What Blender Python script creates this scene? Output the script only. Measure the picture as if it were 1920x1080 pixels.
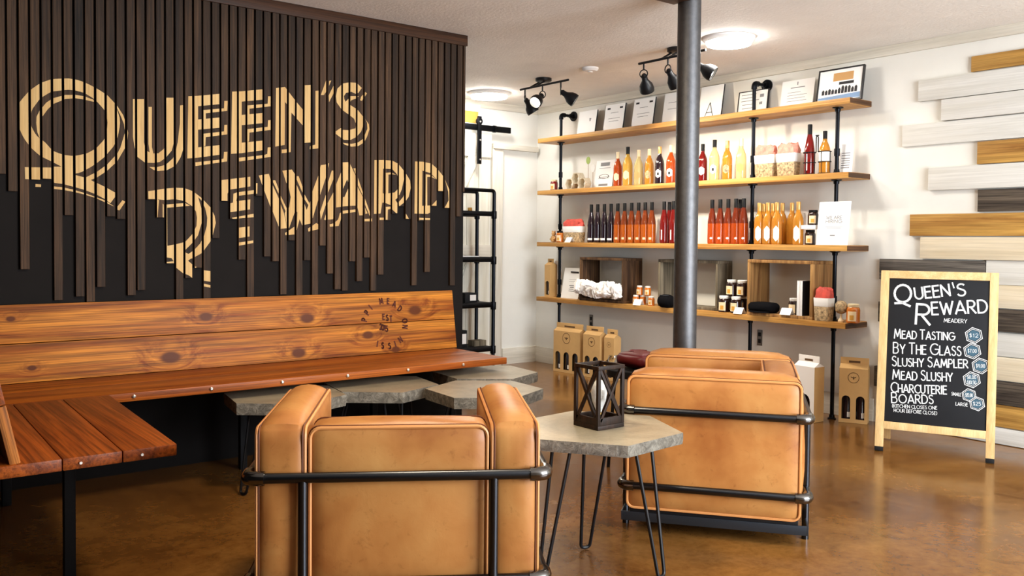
import bpy, bmesh, math, random
import numpy as np
from mathutils import Vector, Matrix
from mathutils.geometry import tessellate_polygon
random.seed(7)
for _o in list(bpy.data.objects): bpy.data.objects.remove(_o)
scene = bpy.context.scene
COL = scene.collection
PI = math.pi

# ------------------------------------------------------------------ camera
# X runs along the dark slat wall (to the right), Y runs along the shelf wall (to the left, away), Z is up.
FPX, YAW, PITCH, ROLL, CY = 1647.4, 0.908337, 0.0296946, 0.00891604, 500.46
def cam_axes():
    f0 = np.array([math.cos(YAW), math.sin(YAW), 0]); r0 = np.array([math.sin(YAW), -math.cos(YAW), 0]); z = np.array([0, 0, 1.])
    f = f0*math.cos(PITCH) - z*math.sin(PITCH); u = z*math.cos(PITCH) + f0*math.sin(PITCH)
    return r0*math.cos(ROLL) + u*math.sin(ROLL), u*math.cos(ROLL) - r0*math.sin(ROLL), f
AR, AU, AF = cam_axes()
EYE = np.array([0, 0, 1.2])
cd = bpy.data.cameras.new('camera'); cam = bpy.data.objects.new('camera', cd); COL.objects.link(cam)
cd.sensor_width = 36; cd.lens = FPX/1920*36; cd.shift_y = (CY-540)/1920; cd.clip_start = 0.05
cam.matrix_world = Matrix(((AR[0], AU[0], -AF[0], EYE[0]), (AR[1], AU[1], -AF[1], EYE[1]), (AR[2], AU[2], -AF[2], EYE[2]), (0, 0, 0, 1)))
scene.camera = cam

# ------------------------------------------------------------------ world, lights, exposure
scene.view_settings.view_transform = 'Standard'; scene.view_settings.look = 'None'
scene.view_settings.gamma = 1.0; scene.view_settings.exposure = 0.82; scene.view_settings.use_curve_mapping = False
wd = bpy.data.worlds.new('world'); scene.world = wd; wd.use_nodes = True
bgn = wd.node_tree.nodes['Background']; bgn.inputs[0].default_value = (0.90, 0.94, 1.0, 1); bgn.inputs[1].default_value = 0.38

def area_light(name, loc, target, sx, sy, power, col):
    l = bpy.data.lights.new(name, 'AREA'); l.shape = 'RECTANGLE'; l.size = sx; l.size_y = sy; l.energy = power; l.color = col
    o = bpy.data.objects.new(name, l); COL.objects.link(o); o.location = loc
    o.rotation_euler = (Vector(target)-Vector(loc)).to_track_quat('-Z', 'Y').to_euler()
    return o
# the shop windows on the street side, behind the photographer and to the right
area_light('street_window_light', (3.3, -1.5, 1.40), (3.1, 3.0, 2.35), 2.6, 2.0, 205, (0.88, 0.94, 1.0))
# ceiling lamps of the seating area, behind the photographer
area_light('ceiling_lamp_light', (1.7, 2.5, 2.48), (1.7, 2.7, 0), 0.35, 0.35, 24, (1.0, 0.80, 0.55))

# ------------------------------------------------------------------ pixel helpers (to lay out measured points on real planes)
def ray(x, y): return AF*FPX + AR*(x-960) - AU*(y-CY)
def at(x, y, axis, val):
    v = ray(x, y); i = 'XYZ'.index(axis); return EYE + v*((val-EYE[i])/v[i])
def on_plane(x, y, p, n):
    v = ray(x, y); n = np.array(n, float); return EYE + v*(((np.array(p)-EYE)@n)/(v@n))

# ------------------------------------------------------------------ materials
def _nt(name):
    m = bpy.data.materials.new(name); m.use_nodes = True; nt = m.node_tree
    return m, nt, nt.nodes, nt.links, nt.nodes['Principled BSDF']
def c4(c): return (c[0], c[1], c[2], 1)
def lin(r, g, b):
    f = lambda v: (v/255/12.92) if v/255 <= 0.04045 else ((v/255+0.055)/1.055)**2.4
    return (f(r), f(g), f(b))
def coords(N, L, scale=(1, 1, 1), rnd=True):
    tc = N.new('ShaderNodeTexCoord'); mp = N.new('ShaderNodeMapping'); mp.inputs['Scale'].default_value = scale
    L.new(tc.outputs['Object'], mp.inputs['Vector'])
    if rnd:
        oi = N.new('ShaderNodeObjectInfo'); vm = N.new('ShaderNodeVectorMath'); vm.operation = 'SCALE'; vm.inputs[0].default_value = (37, 53, 71)
        L.new(oi.outputs['Random'], vm.inputs['Scale']); ad = N.new('ShaderNodeVectorMath'); ad.operation = 'ADD'
        L.new(mp.outputs[0], ad.inputs[0]); L.new(vm.outputs[0], ad.inputs[1]); return ad.outputs[0], tc
    return mp.outputs[0], tc
def noise(N, L, vec, scale, detail=4, rough=.55, dist=0):
    n = N.new('ShaderNodeTexNoise'); n.inputs['Scale'].default_value = scale; n.inputs['Detail'].default_value = detail
    n.inputs['Roughness'].default_value = rough; n.inputs['Distortion'].default_value = dist; L.new(vec, n.inputs['Vector']); return n.outputs['Fac']
def ramp(N, L, fac, stops):
    r = N.new('ShaderNodeValToRGB'); e = r.color_ramp.elements
    while len(e) < len(stops): e.new(0.5)
    for el, (p, c) in zip(e, stops): el.position = p; el.color = c4(c)
    L.new(fac, r.inputs[0]); return r.outputs[0]
def mixc(N, L, fac, a, b, mode='MIX'):
    m = N.new('ShaderNodeMix'); m.data_type = 'RGBA'; m.blend_type = mode
    for s, v in ((m.inputs[0], fac), (m.inputs[6], a), (m.inputs[7], b)):
        if isinstance(v, (int, float)): s.default_value = v
        elif isinstance(v, tuple): s.default_value = c4(v)
        else: L.new(v, s)
    return m.outputs[2]
def bump(N, L, B, h, strength, dist=0.01):
    b = N.new('ShaderNodeBump'); b.inputs['Strength'].default_value = strength; b.inputs['Distance'].default_value = dist
    L.new(h, b.inputs['Height']); L.new(b.outputs[0], B.inputs['Normal'])
def mat(name, col, rough=.5, metal=0, var=0, vs=6, stretch=(1, 1, 1), bmp=0, bs=60, trans=0, coat=0, emit=0, ior=1.45, spec=.5):
    m, nt, N, L, B = _nt(name); B.inputs['Specular IOR Level'].default_value = spec
    B.inputs['Base Color'].default_value = c4(col); B.inputs['Roughness'].default_value = rough; B.inputs['Metallic'].default_value = metal
    B.inputs['Transmission Weight'].default_value = trans; B.inputs['Coat Weight'].default_value = coat; B.inputs['IOR'].default_value = ior
    B.inputs['Coat Roughness'].default_value = 0.1
    if emit: B.inputs['Emission Color'].default_value = c4(col); B.inputs['Emission Strength'].default_value = emit
    if var or bmp:
        v, _ = coords(N, L, stretch)
    if var:
        f = noise(N, L, v, vs, 5, .6)
        L.new(ramp(N, L, f, [(.3, tuple(x*(1-var) for x in col)), (.7, tuple(min(1, x*(1+var)) for x in col))]), B.inputs['Base Color'])
    if bmp: bump(N, L, B, noise(N, L, v, bs, 4, .6), bmp)
    return m
def wood(name, light, dark, axis=0, rough=.45, gs=1.0, coat=0, knots=(), contrast=(.35, .68), streak=.5, bmp=.15, spec=.22, vary=0):
    """grain runs along `axis` of the object; knots = (x, y, z, radius) in object coordinates"""
    m, nt, N, L, B = _nt(name); B.inputs['Specular IOR Level'].default_value = spec
    st = [12*gs]*3; st[axis] = 0.7*gs
    v, tc = coords(N, L, tuple(st), rnd=not knots)
    knot_dark = None
    for (kx, ky, kz, kr) in knots:
        d = N.new('ShaderNodeVectorMath'); d.operation = 'SUBTRACT'; d.inputs[1].default_value = (kx, ky, kz); L.new(tc.outputs['Object'], d.inputs[0])
        s = N.new('ShaderNodeVectorMath'); s.operation = 'MULTIPLY'; sc = [1/kr]*3; sc[axis] = .62/kr; s.inputs[1].default_value = sc; L.new(d.outputs[0], s.inputs[0])
        ln = N.new('ShaderNodeVectorMath'); ln.operation = 'LENGTH'; L.new(s.outputs[0], ln.inputs[0])
        mr = N.new('ShaderNodeMapRange'); mr.interpolation_type = 'SMOOTHSTEP'; mr.inputs[1].default_value = 0.55; mr.inputs[2].default_value = 4.5; mr.inputs[3].default_value = 1; mr.inputs[4].default_value = 0
        L.new(ln.outputs['Value'], mr.inputs[0])
        sc2 = N.new('ShaderNodeVectorMath'); sc2.operation = 'SCALE'; k = .9*kr*12; vec = [k*2.2, k*2.2, k*2.2]; vec[axis] = 0; sc2.inputs[0].default_value = vec; L.new(mr.outputs[0], sc2.inputs['Scale'])
        a = N.new('ShaderNodeVectorMath'); a.operation = 'ADD'; L.new(v, a.inputs[0]); L.new(sc2.outputs[0], a.inputs[1]); v = a.outputs[0]
        m2 = N.new('ShaderNodeMapRange'); m2.interpolation_type = 'SMOOTHSTEP'; m2.inputs[1].default_value = 0.7; m2.inputs[2].default_value = 1.35; m2.inputs[3].default_value = 1; m2.inputs[4].default_value = 0
        L.new(ln.outputs['Value'], m2.inputs[0])
        if knot_dark is None: knot_dark = m2.outputs[0]
        else:
            mx = N.new('ShaderNodeMath'); mx.operation = 'MAXIMUM'; L.new(knot_dark, mx.inputs[0]); L.new(m2.outputs[0], mx.inputs[1]); knot_dark = mx.outputs[0]
    f = noise(N, L, v, 1.6, 6, .62, .55)
    base = ramp(N, L, f, [(contrast[0], dark), ((contrast[0]+contrast[1])/2, tuple((a+b)/2 for a, b in zip(light, dark))), (contrast[1], light)])
    st2 = [95*gs]*3; st2[axis] = 1.3*gs
    v2, _ = coords(N, L, tuple(st2))
    g = noise(N, L, v2, 1.5, 3, .6, .2)
    gcol = ramp(N, L, g, [(.38, tuple(x*(1-streak) for x in (1, 1, 1))), (.6, (1, 1, 1))])
    colr = mixc(N, L, 1.0, base, gcol, 'MULTIPLY')
    if vary:
        oi = N.new('ShaderNodeObjectInfo'); mr = N.new('ShaderNodeMapRange'); mr.inputs[3].default_value = 1-vary; mr.inputs[4].default_value = 1+vary; L.new(oi.outputs['Random'], mr.inputs[0])
        vs_ = N.new('ShaderNodeVectorMath'); vs_.operation = 'SCALE'; L.new(colr, vs_.inputs[0]); L.new(mr.outputs[0], vs_.inputs['Scale']); colr = vs_.outputs[0]
    if knot_dark is not None: colr = mixc(N, L, knot_dark, colr, (0.100, 0.024, 0.004))
    L.new(colr, B.inputs['Base Color']); B.inputs['Roughness'].default_value = rough; B.inputs['Coat Weight'].default_value = coat; B.inputs['Coat Roughness'].default_value = .25
    bump(N, L, B, g, bmp, .004)
    return m

def floor_mat():
    m, nt, N, L, B = _nt('stained_concrete')
    v, _ = coords(N, L, (1, 1, 1), False)
    a = noise(N, L, v, 1.1, 6, .62, .8); b = noise(N, L, v, 5.5, 7, .7, 1.2); c = noise(N, L, v, 26, 5, .7, .4)
    base = ramp(N, L, a, [(.30, (0.105, 0.036, 0.006)), (.52, (0.20, 0.082, 0.015)), (.72, (0.30, 0.142, 0.033))])
    two = ramp(N, L, b, [(.32, (0.66, 0.62, 0.58)), (.55, (1, 1, 1)), (.72, (1.0, 1.0, 1.0))])
    col = mixc(N, L, 1.0, base, two, 'MULTIPLY')
    pale = ramp(N, L, b, [(.60, (0, 0, 0)), (.74, (.04, .024, .008))])
    col = mixc(N, L, 1.0, col, pale, 'ADD')
    col = mixc(N, L, .22, col, ramp(N, L, c, [(.35, (.06, .025, .01)), (.7, (.3, .15, .05))]))
    L.new(col, B.inputs['Base Color'])
    mr = N.new('ShaderNodeMapRange'); mr.inputs[3].default_value = .08; mr.inputs[4].default_value = .30; L.new(b, mr.inputs[0]); L.new(mr.outputs[0], B.inputs['Roughness'])
    B.inputs['IOR'].default_value = 1.5
    bump(N, L, B, a, .05, .02)
    return m
def leather_mat():
    m, nt, N, L, B = _nt('tan_leather')
    v, _ = coords(N, L, (1, 1, 1))
    a = noise(N, L, v, 3.2, 4, .6, .3); b = noise(N, L, v, 28, 6, .7, .5)
    base = ramp(N, L, a, [(.3, lin(148, 88, 40)), (.5, lin(174, 116, 60)), (.72, lin(190, 138, 78))])
    spot = ramp(N, L, b, [(.28, (.62, .55, .5)), (.42, (1, 1, 1))])
    L.new(mixc(N, L, .7, base, spot, 'MULTIPLY'), B.inputs['Base Color']); B.inputs['Roughness'].default_value = .42
    B.inputs['Specular IOR Level'].default_value = .4
    bump(N, L, B, noise(N, L, v, 12, 5, .6, .4), .12, .01)
    return m
def concrete_mat():
    m, nt, N, L, B = _nt('cast_concrete')
    v, _ = coords(N, L, (1, 1, 1))
    a = noise(N, L, v, 4, 6, .65, .6); b = noise(N, L, v, 55, 5, .7)
    base = ramp(N, L, a, [(.3, lin(132, 123, 104)), (.55, lin(164, 153, 130)), (.75, lin(184, 174, 150))])
    L.new(mixc(N, L, .5, base, ramp(N, L, b, [(.3, (.6, .6, .6)), (.5, (1, 1, 1))]), 'MULTIPLY'), B.inputs['Base Color'])
    B.inputs['Roughness'].default_value = .3
    bump(N, L, B, b, .08, .01)
    return m
def concrete_edge_mat():
    m, nt, N, L, B = _nt('rough_concrete_edge')
    v, _ = coords(N, L, (1, 1, 1))
    b = noise(N, L, v, 30, 8, .75, .8)
    L.new(ramp(N, L, b, [(.3, lin(78, 74, 66)), (.5, lin(128, 122, 110)), (.7, lin(176, 170, 156))]), B.inputs['Base Color'])
    B.inputs['Roughness'].default_value = .75; bump(N, L, B, b, .9, .02)
    return m

MT = dict(
    floor=floor_mat(), leather=leather_mat(), concrete=concrete_mat(), concrete_edge=concrete_edge_mat(),
    wall=mat('white_wall_paint', lin(226, 224, 216), .6, var=.03, vs=3, bmp=.08, bs=30),
    ceiling=mat('plaster_ceiling', lin(236, 232, 225), .8, var=.04, vs=4, stretch=(1, 1, 1), bmp=.35, bs=45),
    trim=wood('whitewashed_board', lin(222, 216, 202), lin(204, 196, 180), 1, .5, streak=.12, bmp=.05),
    trimx=wood('whitewashed_board_across', lin(222, 216, 202), lin(204, 196, 180), 0, .5, streak=.12, bmp=.05),
    trimz=wood('whitewashed_board_upright', lin(224, 218, 204), lin(206, 198, 182), 2, .5, streak=.12, bmp=.05),
    backing=mat('charcoal_wall_paint', lin(27, 24, 23), .7, var=.10, vs=5, spec=.08),
    slat=wood('dark_stained_slat', lin(84, 60, 40), lin(33, 24, 18), 2, .65, gs=1.3, streak=.5, contrast=(.3, .72), bmp=.4, vary=.45),
    slatpaint=wood('natural_pine_lettering', lin(216, 184, 128), lin(194, 154, 96), 2, .6, gs=1.2, streak=.14, bmp=.1),
    crown=wood('dark_crown_board', lin(76, 46, 25), lin(42, 26, 17), 0, .5, streak=.4),
    shelf=wood('honey_pine_shelf', lin(214, 164, 92), lin(168, 114, 52), 1, .45, streak=.25, bmp=.1),
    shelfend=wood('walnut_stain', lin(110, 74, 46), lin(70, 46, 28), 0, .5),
    crate=wood('weathered_crate', lin(196, 150, 92), lin(120, 80, 44), 2, .6, streak=.4),
    cratedark=wood('dark_old_crate', lin(120, 88, 58), lin(62, 42, 28), 2, .7, streak=.5),
    crategrey=wood('grey_barn_crate', lin(150, 138, 116), lin(90, 80, 66), 2, .8, streak=.5),
    plank_brown=wood('stained_plank', lin(206, 160, 84), lin(150, 104, 48), 1, .55, streak=.3),
    plank_grey=wood('grey_barn_plank', lin(140, 132, 122), lin(84, 78, 72), 1, .7, streak=.55),
    plank_dark=wood('dark_barn_plank', lin(112, 100, 86), lin(60, 52, 46), 1, .7, streak=.5),
    plank_white=wood('white_wash_plank', lin(226, 225, 220), lin(208, 206, 198), 1, .6, streak=.1, bmp=.08),
    plank_cream=wood('cream_wash_plank', lin(228, 216, 192), lin(206, 190, 160), 1, .6, streak=.12, bmp=.08),
    sign_frame=wood('pale_pine_frame', lin(236, 204, 150), lin(214, 176, 118), 2, .5, streak=.15),
    chalkboard=mat('chalkboard', lin(31, 32, 35), .6, var=.12, vs=5, spec=.2),
    chalk=mat('white_chalk_paint', (.88, .9, .9), .8), chalk_blue=mat('blue_chalk', lin(60, 92, 110), .8),
    iron=mat('black_iron_pipe', (.014, .015, .018), .38, 1, var=.2), ironpaint=mat('black_enamel', (.006, .006, .007), .42, 0, spec=.3),
    steel=mat('brushed_steel_pipe', (.13, .13, .135), .5, .95, var=.15, vs=30, bmp=.1, bs=200),
    gunmetal=mat('gunmetal', (.06, .065, .075), .3, 1), chrome=mat('dark_chrome', (.16, .155, .15), .18, 1),
    angle=mat('blue_black_angle_iron', (.05, .06, .075), .4, .8),
    bolt=mat('bright_bolt', (.75, .72, .68), .3, .9), piping=mat('leather_piping', lin(206, 142, 84), .45),
    seam=mat('dark_seam', lin(96, 48, 18), .6),
    lamp_glow=mat('lamp_diffuser', (1.0, .96, .91), .5, emit=42), lamp_rim=mat('lamp_rim', (.85, .84, .82), .4),
    bulb_glow=mat('lit_bulb', (1.0, .90, .72), .5, emit=25),
    lantern=wood('dark_lantern_wood', lin(58, 38, 26), lin(28, 19, 14), 2, .5),
    clear=mat('clear_glass', (.95, .97, .96), .03, trans=1), frost=mat('crackled_glass_bulb', (.95, .96, .92), .18, trans=.35, bmp=.5, bs=60),
    kraft=mat('kraft_cardboard', lin(196, 156, 100), .75, var=.06, vs=9), kraftdark=mat('kraft_print', lin(92, 66, 38), .8),
    boxwhite=mat('white_card', lin(235, 230, 224), .6), paper=mat('white_paper', lin(240, 240, 238), .6), ink=mat('black_ink', (.015, .015, .018), .6), greyink=mat('grey_ink', lin(128, 128, 130), .6),
    blackframe=mat('black_frame', (.01, .01, .011), .35), sepia=mat('sepia_photo', lin(196, 150, 92), .5), skyblue=mat('blue_print', lin(120, 150, 186), .5),
    dark=mat('dark_bottle_glass', (.012, .006, .008), .08, coat=.4), black=mat('matte_black', (.007, .007, .008), .6, spec=.25),
    cloth_black=mat('black_cloth', (.005, .005, .006), .95, spec=.05), cloth_white=mat('white_tissue', lin(244, 240, 236), .8, bmp=.3),
    tissue_red=mat('red_tissue', lin(200, 78, 66), .7, var=.3, vs=20), maroon=mat('maroon_cloth', lin(96, 22, 26), .45),
    cork=mat('cream_capsule', lin(226, 206, 166), .4), goldcap=mat('gold_capsule', lin(206, 160, 92), .3, .5), blackcap=mat('black_capsule', (.004, .0035, .0035), .5, spec=.25),
    label_cream=mat('cream_label', lin(232, 210, 170), .6), label_white=mat('white_label', lin(244, 242, 236), .6), honey=mat('honeycomb_print', lin(206, 150, 60), .6),
    jar_dark=mat('dark_jam', (.02, .007, .005), .1, coat=.4), jar_red=mat('red_jam', lin(120, 22, 16), .12, coat=.4), jar_honey=mat('honey', lin(190, 104, 30), .12, coat=.4),
    lid_white=mat('white_lid', lin(236, 234, 228), .4), gold=mat('brass_glint', lin(180, 140, 70), .3, .8),
    pattern=mat('printed_bag_paper', lin(170, 146, 110), .7, var=.75, vs=60), green=mat('green_leafprint', lin(150, 170, 90), .6),
    outlet=mat('steel_outlet_plate', lin(110, 104, 96), .4, .5), yellow=mat('yellow_poster', lin(190, 132, 52), .6), redprint=mat('rust_print', lin(170, 78, 40), .6),
    barn=wood('white_barn_door', lin(226, 222, 208), lin(208, 202, 184), 2, .6, streak=.08, bmp=.05),
)
def liquid(name, c, tr=.45): return mat(name, c, .07, trans=tr, ior=1.35, coat=.2)
MT['liq_amber'] = liquid('amber_mead', (.60, .135, .012)); MT['liq_rose'] = liquid('copper_mead', (.55, .085, .012)); MT['liq_red'] = liquid('ruby_mead', (.20, .010, .008), .35)
MT['liq_gold'] = liquid('golden_mead', (.80, .47, .08), .5); MT['liq_honey'] = liquid('honey_mead', (.70, .30, .035), .5); MT['liq_dark'] = mat('dark_berry_mead', (.014, .006, .010), .07, coat=.5)
MT['tissue_pink'] = mat('pink_red_tissue', lin(214, 138, 120), .7, var=.35, vs=25); MT['shade_amber'] = liquid('amber_tinted_glass', (.26, .05, .012), .4); MT['shade_copper'] = liquid('copper_tinted_glass', (.20, .03, .010), .4)
MT['liq_pale'] = liquid('pale_mead', (.86, .72, .34), .6)
_kn = [(-1.19, 0, .12, .020), (-.65, 0, .09, .022), (.70, 0, .10, .022), (-.30, 0, .23, .006), (-1.55, 0, .05, .008)]
# ------------------------------------------------------------------ mesh builder
class MB:
    def __init__(s): s.v = []; s.f = []; s.mi = []; s.cur = 0
    def add(s, vs, fs):
        b = len(s.v); s.v += [tuple(map(float, p)) for p in vs]
        for f in fs: s.f.append([i+b for i in f]); s.mi.append(s.cur)
        return s
    def hexa(s, p): return s.add(p, [(0, 3, 2, 1), (4, 5, 6, 7), (0, 1, 5, 4), (1, 2, 6, 5), (2, 3, 7, 6), (3, 0, 4, 7)])
    def box(s, x0, x1, y0, y1, z0, z1):
        return s.hexa([(x0, y0, z0), (x1, y0, z0), (x1, y1, z0), (x0, y1, z0), (x0, y0, z1), (x1, y0, z1), (x1, y1, z1), (x0, y1, z1)])
    def obox(s, c, ex, ey, ez, hx, hy, hz):
        c, ex, ey, ez = map(np.array, (c, ex, ey, ez)); q = []
        for k in (-1, 1):
            for i, j in ((-1, -1), (1, -1), (1, 1), (-1, 1)): q.append(c+ex*hx*i+ey*hy*j+ez*hz*k)
        return s.hexa(q)
    def bar(s, a, b, w, h, up=(0, 0, 1)):
        a, b = np.array(a, float), np.array(b, float); d = b-a; l = np.linalg.norm(d); d = d/l; up = np.array(up, float)
        x = np.cross(d, up); x /= np.linalg.norm(x); y = np.cross(x, d)
        return s.obox((a+b)/2, d, x, y, l/2, w/2, h/2)
    def prism(s, pts, axis_vec):
        n = len(pts); a = [np.array(p, float) for p in pts]; b = [p+np.array(axis_vec, float) for p in a]
        tri = tessellate_polygon([[Vector(p) for p in a]])
        return s.add(a+b, [tuple(t) for t in tri]+[tuple(n+i for i in reversed(t)) for t in tri]+[(i, (i+1) % n, n+(i+1) % n, n+i) for i in range(n)])
    def tube(s, pts, r, seg=10, closed=False, cap=True):
        P = [np.array(p, float) for p in pts]; n = len(P); rings = []; prev = None
        for i in range(n):
            if closed: t = P[(i+1) % n]-P[i-1]
            else: t = P[min(i+1, n-1)]-P[max(i-1, 0)]
            t = t/np.linalg.norm(t)
            if prev is None:
                a = np.array((0, 0, 1.)) if abs(t[2]) < .9 else np.array((1., 0, 0)); x = np.cross(t, a)
            else: x = prev-t*(prev@t)
            x /= np.linalg.norm(x); prev = x; y = np.cross(t, x); rr = r[i] if isinstance(r, (list, tuple)) else r
            rings.append([P[i]+(x*math.cos(2*PI*k/seg)+y*math.sin(2*PI*k/seg))*rr for k in range(seg)])
        vs = [p for ring in rings for p in ring]; fs = []
        for i in range(n if closed else n-1):
            j = (i+1) % n
            for k in range(seg): fs.append((i*seg+k, i*seg+(k+1) % seg, j*seg+(k+1) % seg, j*seg+k))
        if cap and not closed: fs += [tuple(reversed(range(seg))), tuple((n-1)*seg+k for k in range(seg))]
        return s.add(vs, fs)
    def lathe(s, prof, seg=20, c=(0, 0, 0), M=None):
        vs = []; fs = []; n = len(prof)
        for (r, z) in prof:
            for k in range(seg):
                p = np.array((r*math.cos(2*PI*k/seg), r*math.sin(2*PI*k/seg), z))
                if M is not None: p = M@p
                vs.append(p+np.array(c))
        for i in range(n-1):
            for k in range(seg): fs.append((i*seg+k, i*seg+(k+1) % seg, (i+1)*seg+(k+1) % seg, (i+1)*seg+k))
        fs += [tuple(reversed(range(seg))), tuple((n-1)*seg+k for k in range(seg))]
        return s.add(vs, fs)
    def poly(s, pts, holes=()):
        loops = [[Vector(p) for p in pts]]+[[Vector(p) for p in h] for h in holes]
        tri = tessellate_polygon(loops); flat = [p for l in loops for p in l]
        return s.add(flat, [tuple(t) for t in tri])
    def build(s, name, m, parent=None, bevel=0, seg=2, smooth=35, loc=None):
        me = bpy.data.meshes.new(name); me.from_pydata(s.v, [], s.f); me.update()
        for k in (m if isinstance(m, (list, tuple)) else [m]): me.materials.append(MT[k] if isinstance(k, str) else k)
        if any(s.mi): me.polygons.foreach_set('material_index', s.mi)
        bm = bmesh.new(); bm.from_mesh(me)
        if bevel:
            bmesh.ops.bevel(bm, geom=[e for e in bm.edges], offset=bevel, segments=seg, affect='EDGES', profile=.6, clamp_overlap=True)
        bmesh.ops.recalc_face_normals(bm, faces=bm.faces)
        bm.to_mesh(me); bm.free()
        if smooth:
            me.polygons.foreach_set('use_smooth', [True]*len(me.polygons)); me.set_sharp_from_angle(angle=math.radians(smooth))
        o = bpy.data.objects.new(name, me); COL.objects.link(o)
        if parent is not None: o.parent = parent
        if loc is not None: o.location = loc
        return o
def tag(o, label=None, cat=None, group=None, kind=None):
    if label: o['label'] = label
    if cat: o['category'] = cat
    if group: o['group'] = group
    if kind: o['kind'] = kind
    return o
def thing(name, label, cat, loc=(0, 0, 0), rz=0, group=None):
    o = bpy.data.objects.new(name, None); COL.objects.link(o); o.location = loc; o.rotation_euler = (0, 0, rz); o.empty_display_size = .05
    return tag(o, label, cat, group)
def dup(root, loc=None, rz=None, label=None, parent=None):
    c = root.copy(); COL.objects.link(c); c.parent = parent
    if loc is not None: c.location = loc
    if rz is not None: c.rotation_euler = (0, 0, rz)
    if label: c['label'] = label
    for ch in list(root.children): dup(ch, parent=c)
    return c
ORD = ['first', 'second', 'third', 'fourth', 'fifth', 'sixth', 'seventh', 'eighth', 'ninth', 'tenth']
def bez(pts, n=8):
    """polyline with rounded corners: pts = list of points or (point, radius)"""
    out = []
    P = [(np.array(p[0], float), p[1]) if isinstance(p[0], (tuple, list, np.ndarray)) else (np.array(p, float), 0) for p in pts]
    for i, (p, r) in enumerate(P):
        if r == 0 or i in (0, len(P)-1): out.append(p); continue
        a, b = P[i-1][0]-p, P[i+1][0]-p; a /= np.linalg.norm(a); b /= np.linalg.norm(b)
        s, e = p+a*r, p+b*r
        for k in range(n+1):
            t = k/n; out.append((1-t)**2*s+2*t*(1-t)*p+t*t*e)
    return out

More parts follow.
